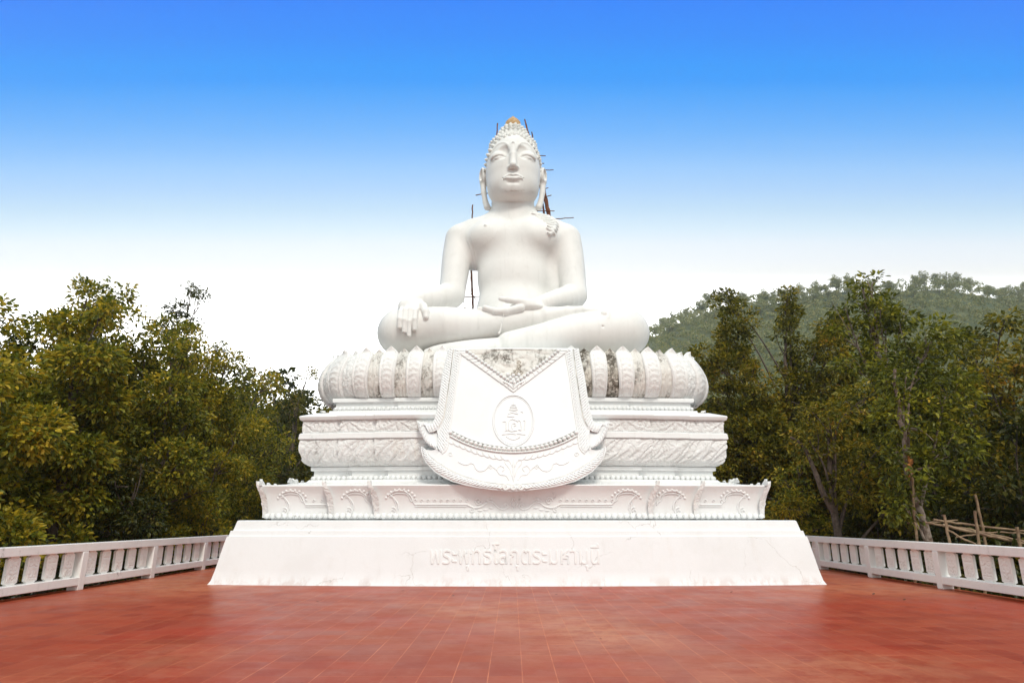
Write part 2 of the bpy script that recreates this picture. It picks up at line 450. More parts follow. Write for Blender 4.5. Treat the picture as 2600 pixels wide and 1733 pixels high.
# ------------------------------------------------------------------ plans of the stepped pedestal
YC = 22.6
class Plan:
    """outline of one tier with stepped (redented) front corners; every point moves outwards linearly with its offset"""
    def __init__(s, a, f, reds=(), bow=0.0, dens=0.10):
        pts = []; dirs = []
        br = [x for x, _ in reds] + [a]
        ys_ = [f]
        for _, st in reds: ys_.append(ys_[-1] + st)
        segs = []                     # from left to right along the front
        for i in range(len(br) - 1, 0, -1):
            segs.append((-br[i], -br[i - 1], ys_[i], -1, -1))
        segs.append((-br[0], br[0], ys_[0], -1, 1))
        for i in range(1, len(br)):
            segs.append((br[i - 1], br[i], ys_[i], 1, 1))
        for x0, x1, y, d0, d1 in segs:
            n = max(3, int((x1 - x0) / dens))
            for k in range(n + 1):
                q = k / n
                x = x0 + (x1 - x0) * q
                pts.append((x, y + bow * (abs(x) / a) ** 2)); dirs.append((d0 + (d1 - d0) * q, -1))
        y0 = ys_[-1] + bow; y1 = 2 * YC - y0
        s.nfront = len(pts)
        def side(sx_, ya, yb):
            n = max(3, int(abs(yb - ya) / dens))
            for k in range(1, n + 1):
                q = k / n
                yy = ya + (yb - ya) * q
                pts.append((sx_ * a, yy)); dirs.append((sx_, -1 + 2 * q if yb > ya else 1 - 2 * q))
        side(1, y0, y1)
        for k in range(1, 11):
            q = k / 10
            pts.append((a - 2 * a * q, y1)); dirs.append((1 - 2 * q, 1))
        n = max(3, int(abs(y1 - y0) / dens))
        for k in range(1, n):
            q = k / n
            pts.append((-a, y1 + (y0 - y1) * q)); dirs.append((-1, 1 - 2 * q))
        s.p = np.array(pts); s.d = np.array(dirs)
        seg = np.linalg.norm(np.diff(np.vstack([s.p, s.p[:1]]), axis=0), axis=1)
        s.s = np.concatenate([[0], np.cumsum(seg)[:-1]])
    def ring(s, off, z):
        P = s.p + s.d * (np.asarray(off)[..., None] if np.ndim(off) else off)
        return np.concatenate([P, np.broadcast_to(np.asarray(z, float).reshape(-1, 1) if np.ndim(z) else np.full((len(P), 1), z), (len(P), 1))], 1)
    def front_y(s, x, off=0.0):
        P = s.p + s.d * off
        return float(np.interp(x, P[:s.nfront, 0], P[:s.nfront, 1]))

class RoundPlan(Plan):
    def __init__(s, a, b, e=4.2, n=1500):
        th = np.linspace(0, 2 * np.pi, n, endpoint=False) + np.pi
        x = -np.sign(np.cos(th + np.pi)) * np.abs(np.cos(th)) ** (2 / e)
        x = np.sign(np.cos(th)) * np.abs(np.cos(th)) ** (2 / e) * a
        y = np.sign(np.sin(th)) * np.abs(np.sin(th)) ** (2 / e) * b
        P = np.stack([x, YC + y], 1)
        # even spacing
        Q = np.vstack([P, P[:1]]); L_ = np.concatenate([[0], np.cumsum(np.linalg.norm(np.diff(Q, axis=0), axis=1))])
        u = np.linspace(0, L_[-1], n, endpoint=False)
        s.p = np.stack([np.interp(u, L_, Q[:, 0]), np.interp(u, L_, Q[:, 1])], 1)
        T = np.roll(s.p, -1, 0) - np.roll(s.p, 1, 0); T /= np.linalg.norm(T, axis=1)[:, None]
        N = np.stack([T[:, 1], -T[:, 0]], 1)
        for _ in range(6): N = (N + np.roll(N, 1, 0) + np.roll(N, -1, 0)) / 3
        s.d = N / np.linalg.norm(N, axis=1)[:, None]
        s.s = u; s.total = L_[-1]; s.nfront = len(s.p)
    def at(s, u):
        u = np.asarray(u) % s.total
        uu = np.append(s.s, s.total)
        f = lambda A: np.interp(u, uu, np.append(A, A[:1]))
        return np.stack([f(s.p[:, 0]), f(s.p[:, 1])], -1), np.stack([f(s.d[:, 0]), f(s.d[:, 1])], -1)

def sweep(mb, plan, prof, cap=True, disp=None):
    """prof: list of (offset, z).  disp(s, q) gives extra outward offset"""
    rings = []
    m = len(prof)
    for k, (o, z) in enumerate(prof):
        off = o if disp is None else o + disp(plan.s, k / (m - 1))
        rings.append(plan.ring(off, z))
    mb.grid(np.stack(rings), cv=True, flip=True)
    if cap:
        top = rings[-1]; n = len(top)
        c = np.array([[0, YC, prof[-1][1]]])
        mb.add(np.vstack([top, c]), [[i, (i + 1) % n, n] for i in range(n)])
    return mb

def interp_prof(pts, n):
    """smooth curve through profile points"""
    pts = np.array(pts, float); k = len(pts)
    out = []
    for i in range(k - 1):
        p0 = pts[max(i - 1, 0)]; p1 = pts[i]; p2 = pts[i + 1]; p3 = pts[min(i + 2, k - 1)]
        for j in range(n):
            t_ = j / n
            out.append(0.5 * ((2 * p1) + (-p0 + p2) * t_ + (2 * p0 - 5 * p1 + 4 * p2 - p3) * t_ ** 2 + (-p0 + 3 * p1 - 3 * p2 + p3) * t_ ** 3))
    out.append(pts[-1])
    return [tuple(o) for o in out]

rng = np.random.default_rng(5)
class Wavy:
    """sum of plane waves; its contour lines make scrolling foliage relief"""
    def __init__(s, seed, f0, n=9):
        r = np.random.default_rng(abs(seed))
        a = r.uniform(0, 2 * np.pi, n); k = f0 * r.uniform(.6, 1.6, n)
        s.kx, s.ky, s.ph = k * np.cos(a), k * np.sin(a), r.uniform(0, 6.28, n)
    def __call__(s, u, v):
        o = 0
        for a, b, c in zip(s.kx, s.ky, s.ph): o = o + np.sin(a * u + b * v + c)
        return o / len(s.kx)
def ornament(u, v, period, seed, f0=7.0, slant=0.0, lines=2.6):
    """mirror-symmetric scrollwork within each period, height 0..1"""
    uu = u + slant * v
    q = np.abs(((uu / period) % 1.0) - 0.5) * period
    w = Wavy(seed, f0)(q, v)
    r = np.abs(np.sin(w * np.pi * lines))
    return smooth(0.25, 0.8, r)

# ------------------------------------------------------------------ the plinth
plinth = empty('plinth', (0, YC, 0), 'long low white battered plinth with raised lettering, standing on the red tiled deck', 'plinth')
pp = Plan(7.78, 17.12, bow=0.42, dens=0.25)
pp.p[:, 0] += 0.09
b = MB()
sweep(b, pp, [(0.09, 0.0), (0.035, 0.10), (-0.02, 0.35), (-0.14, 1.05), (-0.165, 1.17), (-0.195, 1.172), (-0.225, 1.31), (-0.27, 1.312), (-0.33, 1.555), (-0.36, 1.575), (-1.5, 1.58)])
b.build('plinth_body', M['plinth'], plinth)
# raised Thai lettering on the battered front face
def lettering():
    try:
        cu = bpy.data.curves.new('inscription', 'FONT')
        cu.body = 'พระพุทธโลกุตระมหามุนี'
        cu.extrude = 0.009; cu.bevel_depth = 0.004; cu.bevel_resolution = 1
        cu.align_x = 'CENTER'; cu.size = 0.62; cu.resolution_u = 4
        o = bpy.data.objects.new('inscription_curve', cu); SC.collection.objects.link(o)
        bpy.context.view_layer.update()
        dg = bpy.context.evaluated_depsgraph_get()
        me = bpy.data.meshes.new_from_object(o.evaluated_get(dg))
        n = len(me.vertices); V = np.zeros(n * 3, np.float32); me.vertices.foreach_get('co', V); V = V.reshape(-1, 3)
        bpy.data.objects.remove(o)
        print('inscription', V.min(0), V.max(0))
        w = V[:, 0].max() - V[:, 0].min()
        V[:, 0] = (V[:, 0] - (V[:, 0].max() + V[:, 0].min()) / 2) * (4.30 / w)
        ysc = 4.30 / w
        ysc = 1.0
        lo = V[:, 1].min(); hi = V[:, 1].max()
        V[:, 1] = (V[:, 1] - lo) / (hi - lo) * 0.66
        z = 0.36 + V[:, 1]
        x = V[:, 0] + 0.02
        off = np.interp(z, [0.35, 1.05], [-0.02, -0.14])
        y = 17.12 + 0.42 * (x / 7.80) ** 2 - off - V[:, 2] - 0.004
        me.vertices.foreach_set('co', np.stack([x, y, z], 1).astype(np.float32).ravel())
        me.update(); me.materials.clear(); me.materials.append(M['band'])
        o = bpy.data.objects.new('inscription', me); SC.collection.objects.link(o)
        o.parent = plinth; o.location = -Vector(plinth.location)
    except Exception as ex:
        print('lettering failed', ex)
lettering()

# ------------------------------------------------------------------ lotus pedestal
ped = empty('lotus_pedestal', (0, YC, 1.58), 'tiered white lotus pedestal with carved bands, bulging petals and hanging crest panel, under the statue', 'pedestal')
# lowest tier: flared faces with pointed corners
P1 = Plan(6.76, 17.86, ((3.66, 0.16), (4.92, 0.16)), bow=0.05, dens=0.06)
prof1 = interp_prof([(0.0, 1.62), (0.005, 1.80), (0.035, 2.05), (0.09, 2.27), (0.17, 2.44)], 5)
def t1disp(s_, q): return 0
b = MB()
sweep(b, P1, [(-0.12, 1.581), (-0.12, 1.62)] + prof1 + [(0.185, 2.47), (0.17, 2.50), (0.0, 2.505), (-0.5, 2.56)])
b.build('lower_tier', M['band'], ped)
def T1off(z): return float(np.interp(z, [p[1] for p in prof1], [p[0] for p in prof1]))
# horn-like leaves rising at every corner of the flared tier
def horn(x, y, dx, dy, z0, z1, w, out):
    n = 9
    tt = np.linspace(0, 1, n)
    c = []
    for q in tt:
        z = z0 + (z1 - z0) * q
        o = out * q ** 1.8
        c.append((x + dx * (T1off(min(z, 2.44)) + o), y + dy * (T1off(min(z, 2.44)) + o), z))
    c = np.array(c)
    sd = np.array([-dy, dx, 0.0]); sd /= np.linalg.norm(sd)
    fw = np.array([dx, dy, 0.0]); fw /= np.linalg.norm(fw)
    wd = w * (0.35 + 0.9 * np.sin(tt * 2.4)) * (1 - tt ** 5)
    ring = []
    for k in range(n):
        e = c[k]
        ring.append([e - sd * wd[k] + fw * .0, e - sd * wd[k] * .5 + fw * .05, e + fw * .085, e + sd * wd[k] * .5 + fw * .05, e + sd * wd[k], e - fw * .05])
    h.grid(np.array(ring), cv=True)
a1 = 6.76
for sgn in (-1, 1):
    for xx, yy in ((a1, P1.front_y(a1 - .01)), (4.92, 17.86 + .16 + .03), (3.66, 17.86 + .012)):
        h = MB()
        horn(sgn * xx, yy, sgn * .8, -.8, 1.64, 2.60, 0.15, 0.07)
        # side teeth of the flame edge
        for q in (0.35, 0.55, 0.75):
            z = 1.64 + .96 * q
            h.tube([(sgn * (xx + .8 * (T1off(z) + .02)), yy - .8 * (T1off(z) + .03), z - .06), (sgn * (xx + .8 * (T1off(z) + .09)), yy - .8 * T1off(z) - .06, z + .04), (sgn * (xx + .8 * (T1off(z) + .10)), yy - .8 * T1off(z) - .07, z + .11)], [.05, .035, .006], 6)
        h.build('corner_leaf', M['carved'], ped)

def on_T1(x, z, o=0.0):
    return (x, P1.front_y(x, T1off(z)) - o, z)
def beads(mb, plan, off, z, step, r, x0=None, x1=None, sides=True, sc=(1, 1, 1), z_=None):
    Pp = plan.p + plan.d * off
    k = (plan.p[:, 1] < YC + 1.0)
    n = plan.nfront
    front = Pp[:n]
    seg = np.concatenate([[0], np.cumsum(np.linalg.norm(np.diff(front, axis=0), axis=1))])
    for u in np.arange(step / 2, seg[-1], step):
        x = np.interp(u, seg, front[:, 0]); y = np.interp(u, seg, front[:, 1])
        if x0 is not None and x0 < x < x1: continue
        rr = r * rng.uniform(.93, 1.05)
        mb.sphere((x, y, z), rr, 10, 6, sc)
    if sides:
        aa = plan.p[:, 0].max() + off
        for sg in (-1, 1):
            for y in np.arange(front[0, 1] + step, YC + 2, step):
                mb.sphere((sg * aa, y, z), r, 8, 5, sc)
bb = MB(); beads(bb, P1, 0.03, 1.685, 0.162, 0.078, sc=(1, .8, .95)); bb.build('bead_row', M['band'], ped)
# scroll reliefs
def spiral(cx, cz, r0, r1, a0, a1, n=26):
    a = np.linspace(a0, a1, n); r = np.linspace(r0, r1, n)
    return [(cx + rr * math.cos(t_), cz + rr * math.sin(t_)) for rr, t_ in zip(r, a)]
def relief(mb, pts2, r, f, o=0.0, n=6):
    p = [f(x, z, o) for x, z in pts2]
    mb.tube(p, r, n)
s_ = MB()
def flush(name='scroll_relief'):
    global s_
    s_.build(name, M['band'], ped); s_ = MB()
def corner_scroll(xc, sg, w=1.0):
    """big S scroll: volute low at the corner side, arch over, then down to the rail; sg=+1 arch runs towards +x"""
    f = lambda x, z, o: on_T1(x, z, o)
    for dr, rr in ((0.0, 0.019), (0.055, 0.013)):
        v = spiral(xc + sg * .0, 1.80, 0.03, 0.115 - dr * .3, 0 if sg > 0 else math.pi, (0 if sg > 0 else math.pi) + sg * (-1) * 0 + (2.6 * math.pi if sg > 0 else -2.6 * math.pi))
        x1, z1 = v[-1]
        arch = [(xc + sg * (.14 - dr) , 1.86), (xc + sg * (.12 - dr), 2.0), (xc + sg * (-.0 - dr * .4), 2.16), (xc - sg * .10, 2.25 - dr * 1.2), (xc + sg * .05, 2.33 - dr * 1.2), (xc + sg * .28, 2.33 - dr * 1.2), (xc + sg * (.45 - dr), 2.22), (xc + sg * (.52 - dr), 2.08 - 0), (xc + sg * (.58), 1.985 + dr)]
        relief(s_, v, rr, f, .012)
        relief(s_, [tuple(q) for q in interp_prof(arch[:4], 5)], rr, f, .012)
        relief(s_, [tuple(q) for q in interp_prof(arch[3:], 5)], rr, f, .012)
    for k in range(9):
        an = math.pi * (0.93 - .80 * k / 8) if sg > 0 else math.pi * (.07 + .80 * k / 8)
        s_.sphere(f(xc + sg * .20 + .40 * math.cos(an), 2.10 + .27 * math.sin(an), .008), 0.036, 8, 5, (1, .5, 1))
def rails(x0, x1, gap=None):
    for z, r_ in ((1.985, .022), (1.93, .014)):
        for xa, xb in ([(x0, x1)] if gap is None else [(x0, -gap), (gap, x1)]):
            relief(s_, [(x, z) for x in np.linspace(xa, xb, 12)], r_, on_T1, .01)
    k = int((x1 - x0) / .17)
    for i in range(k + 1):
        x = x0 + (x1 - x0) * i / k
        if gap and abs(x) < gap + .1: continue
        relief(s_, spiral(x, 2.085, .045, .012, 0, 5.4, 8), .013, on_T1, .01, 5)
for sg in (-1, 1):
    corner_scroll(sg * 3.22, -sg); flush(); corner_scroll(sg * 4.45, -sg); flush(); corner_scroll(sg * 6.25, -sg); flush()
    lo, hi = sorted((sg * 5.25, sg * 5.66)); rails(lo, hi) if False else rails(*sorted((sg * 5.02, sg * 5.68)))
    flush('raised_moulding')
rails(-2.64, -1.25); flush('raised_moulding'); rails(1.25, 2.64); flush('raised_moulding')
for sg in (-1, 1):
    vine = [(sg * 1.25, 1.985), (sg * 1.05, 1.90), (sg * .85, 1.93), (sg * .72, 2.02), (sg * .60, 2.05), (sg * .5, 1.98), (sg * .38, 1.88), (sg * .24, 1.86), (sg * .15, 1.93), (sg * .21, 2.0), (sg * .28, 1.95)]
    relief(s_, [tuple(q) for q in interp_prof(vine, 4)], .022, on_T1, .01)
    relief(s_, spiral(sg * .95, 2.07, .10, .02, 0, 9 * sg, 20), .018, on_T1, .01)
    relief(s_, spiral(sg * 1.12, 1.84, .07, .02, 1, 1 + 7 * sg, 16), .016, on_T1, .01)
    for q in ((.75, 1.85), (.6, 1.9), (.9, 1.83), (.62, 2.12), (.7, 2.08)):
        s_.sphere(on_T1(sg * q[0], q[1], .005), .05, 8, 5, (1.5, .4, .6))
dm = [(0, 2.14), (.10, 1.99), (0, 1.83), (-.10, 1.99), (0, 2.14)]
relief(s_, dm, .02, on_T1, .01); s_.sphere(on_T1(0, 1.99, .0), .055, 8, 6, (.9, .5, 1.4))
s_.build('scroll_relief', M['band'], ped)

# leafy sill, then the neck with its bead rows
P2 = Plan(5.86, 18.88, ((3.62, 0.08), (4.7, 0.08)), bow=0.30, dens=0.05)
b = MB()
sweep(b, P2, [(0.75, 2.40), (0.72, 2.52), (0.42, 2.60), (0.16, 2.635), (0.10, 2.70), (0.04, 2.705), (0.0, 2.72), (0.0, 2.96), (0.075, 2.965), (0.085, 3.06), (0.07, 3.075), (-0.1, 3.08)])
b.build('lower_neck', M['band'], ped)
bb = MB(); beads(bb, P2, 0.05, 2.755, 0.150, 0.068); bb.build('bead_row', M['band'], ped)
# row of upright leaf tips on the sill
def leaf_tip(mb, c, t, out, w, hgt, lean=0.12, th=0.05):
    """pointed leaf standing at c; t tangent, out outward (2D)"""
    c = np.array(c, float); t = np.array([t[0], t[1], 0.0]); o = np.array([out[0], out[1], 0.0])
    n = 6; rows = []
    for k in range(n + 1):
        q = k / n
        ww = w * (1 - q ** 1.7) * (1 + .25 * math.sin(q * 3.1))
        z = np.array([0, 0, hgt * .68 * q]); l_ = o * lean * (q ** 1.5) + o * .0
        rows.append([c + z + l_ - t * ww, c + z + l_ - t * ww * .5 + o * th * .8, c + z + l_ + o * th * 1.1, c + z + l_ + t * ww * .5 + o * th * .8, c + z + l_ + t * ww, c + z + l_ - o * th * .6])
    mb.grid(np.array(rows), cv=True)
lt = MB()
fr = P2.p[:P2.nfront] + P2.d[:P2.nfront] * .55
seg = np.concatenate([[0], np.cumsum(np.linalg.norm(np.diff(fr, axis=0), axis=1))])
for u in np.arange(.1, seg[-1], .34):
    x = np.interp(u, seg, fr[:, 0]); y = np.interp(u, seg, fr[:, 1])
    leaf_tip(lt, (x, y, 2.53), (1, 0), (0, -1), .15, .10 + .02 * rng.random(), -.10)
lt.build('leaf_crest', M['carved'], ped)
aa = P1.p[:, 0].max()
for sg in (-1, 1):
    lt = MB(); lt2 = MB()
    for k, y in enumerate(np.arange(18.1, 24, .55)):
        leaf_tip(lt, (sg * (aa + .12), y, 2.48), (0, 1), (sg, 0), .22, .17 + (.10 if k == 0 else 0), .04)
        leaf_tip(lt2, (sg * (5.86 + .42), y + .45, 2.58), (0, 1), (sg, 0), .2, .20, -.02)
    lt.build('leaf_crest', M['carved'], ped); lt = lt2
    leaf_tip(lt, (sg * (5.86 + .36), 18.85, 2.56), (.7, .7 * sg), (sg * .7, -.7), .17, .24, .1)
    lt.build('leaf_crest', M['carved'], ped)

# middle tier: bulging carved base, fillet, carved frieze and cornice
W1 = 0.0
def d_bulge(s_, q):
    o = ornament(s_, q * 0.95 * 1.0, 1.15, 11, 9.0, slant=-0.9)
    o2 = ornament(s_, q * 0.95, 2.3, 12, 5.0, slant=-0.9, lines=1.6)
    gap = np.abs((((s_ - .9 * q * .95) / 1.15) % 1) - .5)
    env = math.sin(min(1, max(0, q)) * math.pi) ** .3
    band = 1 - smooth(.44, .485, gap)
    return (0.030 * o + .020 * o2) * env * band
b = MB()
pb = interp_prof([(0.06, 3.082), (0.20, 3.16), (0.31, 3.36), (0.35, 3.62), (0.345, 3.84)], 16)
P2d = Plan(5.86, 18.88, ((3.62, 0.08), (4.7, 0.08)), bow=0.30, dens=0.022)
sweep(b, P2d, pb, cap=False, disp=d_bulge)
b.build('carved_bulge', M['carved'], ped)
b = MB()
sweep(b, P2, [(0.2, 3.842), (0.40, 3.842), (0.415, 3.86), (0.40, 4.00), (0.36, 4.03), (0.2, 4.035)], cap=False)
b.build('fillet', M['band'], ped)
def d_frieze(s_, q):
    o = ornament(s_, q * .38, 1.5, 21, 10.0, lines=2.2)
    sw = np.abs(((s_ / 1.5) % 1) - .5) * 2
    cur = np.abs(q - (.15 + .75 * sw ** 2)); arc = 1 - smooth(.05, .11, cur)
    return 0.024 * np.maximum(o, arc * 1.2) * math.sin(q * math.pi) ** .25
b = MB()
sweep(b, P2d, [(0.325, z) for z in np.linspace(4.037, 4.40, 16)], cap=False, disp=d_frieze)
b.build('carved_frieze', M['carved'], ped)
b = MB()
sweep(b, P2, [(0.2, 4.402), (0.40, 4.402), (0.415, 4.42), (0.44, 4.50), (0.42, 4.53), (0.02, 4.68), (-.3, 4.74), (-.5, 4.742)], cap=False)
b.build('cornice', M['band'], ped)
for sg in (-1, 1):
    lt = MB()
    for k, y in enumerate(np.arange(19.4, 24, .6)):
        leaf_tip(lt, (sg * (5.86 - .12), y, 4.66), (0, 1), (sg, 0), .22, .15, -.04)
    leaf_tip(lt, (sg * (5.86 - .16), 19.3, 4.66), (.7, .7 * sg), (sg * .7, -.7), .14, .13, .06)
    lt.build('leaf_crest', M['carved'], ped)
lt = MB()
fr = P2.p[:P2.nfront] - P2.d[:P2.nfront] * .02
for u in np.arange(.3, 12, .3):
    x = np.interp(u, seg, fr[:, 0]); y = np.interp(u, seg, fr[:, 1])
    leaf_tip(lt, (x, y, 4.64), (1, 0), (0, -1), .13, .085, -.10, .03)
lt.build('leaf_crest', M['carved'], ped)
# upper neck
P3 = Plan(5.42, 19.28, ((3.5, 0.04),), bow=0.25, dens=0.06)
b = MB()
sweep(b, P3, [(0.16, 4.68), (0.15, 4.76), (0.03, 4.78), (0.0, 4.80), (0.0, 5.03), (0.085, 5.035), (0.095, 5.12), (0.08, 5.15), (-0.2, 5.155)])
b.build('upper_neck', M['band'], ped)
bb = MB(); beads(bb, P3, 0.05, 4.835, 0.135, 0.055); bb.build('bead_row', M['band'], ped)

# lotus petals: two overlapping rings
PL = RoundPlan(5.95, 3.26, 5.0)
lotus_prof = interp_prof([(-0.02, 5.15), (0.14, 5.22), (0.30, 5.42), (0.375, 5.72), (0.33, 6.05), (0.18, 6.35), (0.03, 6.56), (0.0, 6.62)], 6)
lz = np.array([p_[1] for p_ in lotus_prof]); lo_ = np.array([p_[0] for p_ in lotus_prof])
b = MB(); sweep(b, PL, [(o - .14, z) for o, z in lotus_prof if z < 6.56] + [(-.25, 6.56)], cap=True)
b.build('lotus_core', M['mould'], ped)
def petal(u0, w, z1, rel, mat, hi=True, seed=0):
    nu, nv = 22, 30
    U = np.linspace(-1, 1, nu); V = np.linspace(0, 1, nv)
    P = np.zeros((nv, nu, 3))
    r = np.random.default_rng(abs(seed))
    orn = Wavy(33, 9.0)
    for j, q in enumerate(V):
        z = 5.156 + (z1 - 5.156) * q
        o = np.interp(z, lz, lo_)
        if q > .9: o = o + (q - .9) * .35
        # ogee: full width to 80 %, then in to a point
        k = np.clip((q - .80) / .20, 0, 1)
        ww = w / 2 * (1 - k ** 1.9) * (0.80 + .20 * math.sin(min(1, q * 1.3) * math.pi / 2))
        uu = u0 + U * ww
        pt, dr = PL.at(uu)
        conv = .035 * (1 - np.abs(U) ** 2.5)
        rim = .035 * smooth(.70, .78, np.abs(U)) * (1 - smooth(.95, 1.0, np.abs(U)))
        rim = rim if q < .93 else rim * 0
        chev = .030 * smooth(.2, .8, np.abs(np.sin((z * 17 + np.abs(U) * 2.2)))) * (np.abs(U) < .55) * (q < .85)
        leafy = .036 * smooth(.2, .8, np.abs(np.sin(3.2 * np.pi * orn(np.abs(U) * .4, z * 1.4)))) * (np.abs(U) < .68)
        off = o + rel + conv + rim + (chev if hi else leafy)
        P[j, :, 0] = pt[:, 0] + dr[:, 0] * off; P[j, :, 1] = pt[:, 1] + dr[:, 1] * off
        P[j, :, 2] = z + (.0 if q < 1 else .0)
    m_ = MB().grid(P, flip=False)
    Q = P.copy()
    ptc, drc = PL.at(np.array([u0]))
    Q[:, :, 0] -= drc[0, 0] * .10; Q[:, :, 1] -= drc[0, 1] * .10
    m_.grid(Q, flip=True)
    m_.grid(np.stack([P[:, 0], Q[:, 0]]), flip=True); m_.grid(np.stack([P[:, -1], Q[:, -1]]))
    return m_.build('petal', mat, ped, angle=60)
NP = 2 * int(round(PL.total / .80))
pw = PL.total / NP
u_front = PL.s[np.argmin(np.abs(PL.p[:, 0]) + (PL.p[:, 1] > YC) * 99)]
dirty = {5: 'black', 6: 'black', -5: 'mould', 7: 'mould', 8: 'mould', -7: 'mould', 4: 'black', -4: 'mould', -6: 'mould'}
for k in range(-NP // 2, NP // 2, 2):
    # petals run all round; main ones on even steps
    u = u_front + (k + .5) * pw
    pt, _ = PL.at(np.array([u]))
    if pt[0][1] > YC + 1.5: continue
    if abs(pt[0][0]) < 1.4 : continue
    xk = pt[0][0]
    petal(u, pw * 1.26, 6.77, 0.05, M['petal'], True, k)
for k in range(-NP // 2, NP // 2, 2):
    u = u_front + (k + 1.5) * pw
    pt, _ = PL.at(np.array([u]))
    if pt[0][1] > YC + 1.5 or abs(pt[0][0]) < 1.4: continue
    x = pt[0][0]
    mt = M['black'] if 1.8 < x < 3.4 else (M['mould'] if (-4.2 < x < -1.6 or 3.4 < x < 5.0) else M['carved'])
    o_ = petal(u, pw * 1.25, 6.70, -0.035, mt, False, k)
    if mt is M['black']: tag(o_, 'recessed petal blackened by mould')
# ------------------------------------------------------------------ crest panel hanging over the pedestal front
SL = 0.353
def shp(x, z, o=0.0):
    """point on the leaning panel face, o metres proud of it"""
    y = 18.90 - (6.6 - z) * SL + 0.035 * x * x * (1 - .6 * float(smooth(3.8, 5.6, z)))
    return (x, y - o * .943, z - o * .333 * .0)
outer = [(-1.982, 6.60), (-2.102, 5.693), (-2.161, 4.878), (-2.245, 4.338), (-2.302, 4.209), (-2.423, 4.197), (-2.743, 4.309), (-2.70, 4.14), (-2.62, 3.93), (-2.469, 3.692), (-2.316, 3.546), (-2.136, 3.457),
         (-2.27, 3.43), (-2.415, 3.455), (-2.564, 3.555), (-2.56, 3.44), (-2.50, 3.28), (-2.396, 3.10), (-2.133, 2.837), (-1.90, 2.69), (-1.642, 2.567), (-1.28, 2.47), (-0.905, 2.397), (-0.6, 2.36), (-0.353, 2.335), (0.0, 2.304)]
full = outer + [(-x, z) for x, z in outer[-2::-1]]
panel = MB()
import mathutils.geometry as mg
tris = mg.tessellate_polygon([[Vector((x, z, 0)) for x, z in full]])
n = len(full)
# finely cut face: clip rows of the outline so the face can bow
F_ = np.array([shp(x, z, 0) for x, z in full]); B_ = F_ + np.array([0, 1.15, 0.0])
B_[:, 0] *= .985
panel.add(F_, [list(t_) for t_ in tris]); panel.add(B_, [list(t_)[::-1] for t_ in tris])
panel.add(np.vstack([F_, B_]), [[i, (i + 1) % n, (i + 1) % n + n, i + n] for i in range(n)])
zz = np.linspace(6.598, 2.32, 60)
ro = []
for z in zz:
    half = np.interp(z, [2.304, 2.335, 2.397, 2.47, 2.567, 2.69, 2.837, 3.10, 3.45, 3.9, 4.21, 4.34, 4.9, 5.7, 6.6], [.05, .353, .905, 1.28, 1.642, 1.90, 2.10, 2.25, 2.05, 2.15, 2.24, 2.2, 2.12, 2.06, 1.94]) - .03
    ro.append([shp(x, z, .003) for x in np.linspace(-half, half, 41)])
panel.grid(np.array(ro), flip=True)
panel_o = panel.build('crest_panel', M['shield'], ped, smooth=True, angle=35)
import bmesh
bm_ = bmesh.new(); bm_.from_mesh(panel_o.data); bmesh.ops.remove_doubles(bm_, verts=bm_.verts, dist=1e-5); bmesh.ops.recalc_face_normals(bm_, faces=bm_.faces); bm_.to_mesh(panel_o.data); bm_.free()
panel_o.data.set_sharp_from_angle(angle=R(30))
CPAR = panel_o

def resample(pts, step):
    pts = np.array(pts, float); s = np.concatenate([[0], np.cumsum(np.linalg.norm(np.diff(pts, axis=0), axis=1))])
    n = max(2, int(s[-1] / step)); u = np.linspace(0, s[-1], n + 1)
    return np.stack([np.interp(u, s, pts[:, i]) for i in range(pts.shape[1])], 1)
def crv(pts, k=5): return [tuple(q) for q in interp_prof(pts, k)]
def sub(mb, name, mat, parent):
    """a part of a part: the parent already sits at the pedestal's offset"""
    o = mb.build(name, mat, None)
    o.parent = parent
    return o
CP = CPAR
def trim(inner, outer_, mat, name, raise_=0.05, leaf=0.085):
    """band between two lines (same number of samples) with slanted leaf cuts"""
    for sg in (-1, 1):
        mb = MB()
        A = resample(inner, .02); n_ = len(A)
        u = np.linspace(0, 1, n_)
        Bq = resample(outer_, .001); sB = np.linspace(0, 1, len(Bq))
        B2 = np.stack([np.interp(u, sB, Bq[:, i]) for i in (0, 1)], 1)
        sl = np.concatenate([[0], np.cumsum(np.linalg.norm(np.diff(A, axis=0), axis=1))])
        m_ = 9
        rows = []
        for j in range(m_):
            q = j / (m_ - 1)
            C = A * (1 - q) + B2 * q
            ph = (sl + q * .11) / leaf
            hh = raise_ * (.30 + .70 * smooth(.0, .45, np.abs((ph % 1) - .02))) * (math.sin(min(1, max(0, q)) * math.pi) ** .35 if 0 < q < 1 else 0) + .003
            rows.append([shp(sg * x, z, o) for (x, z), o in zip(C, hh)])
        mb.grid(np.array(rows), flip=(sg > 0))
        sub(mb, name, mat, CP)
off_outer_top = [(-1.982, 6.56), (-2.102, 5.693), (-2.161, 4.878), (-2.245, 4.338), (-2.302, 4.209), (-2.423, 4.197), (-2.743, 4.309)]
in1 = [(-1.80, 6.56), (-1.853, 5.618), (-1.917, 4.813), (-1.967, 4.375), (-2.074, 4.112), (-2.219, 3.983), (-2.371, 3.96)]
trim(in1, off_outer_top[:-1] + [(-2.55, 4.22)], M['shield'], 'border_trim')
in2 = [(-1.56, 6.50), (-1.657, 5.582), (-1.70, 5.0), (-1.751, 4.408), (-1.788, 3.983), (-1.82, 3.506), (-1.95, 3.33)]
ou2 = [(-1.78, 6.50), (-1.838, 5.618), (-1.90, 4.813), (-1.945, 4.375), (-2.03, 4.10), (-2.10, 3.85), (-2.12, 3.55)]
trim(in2, ou2, M['shield'], 'border_trim')
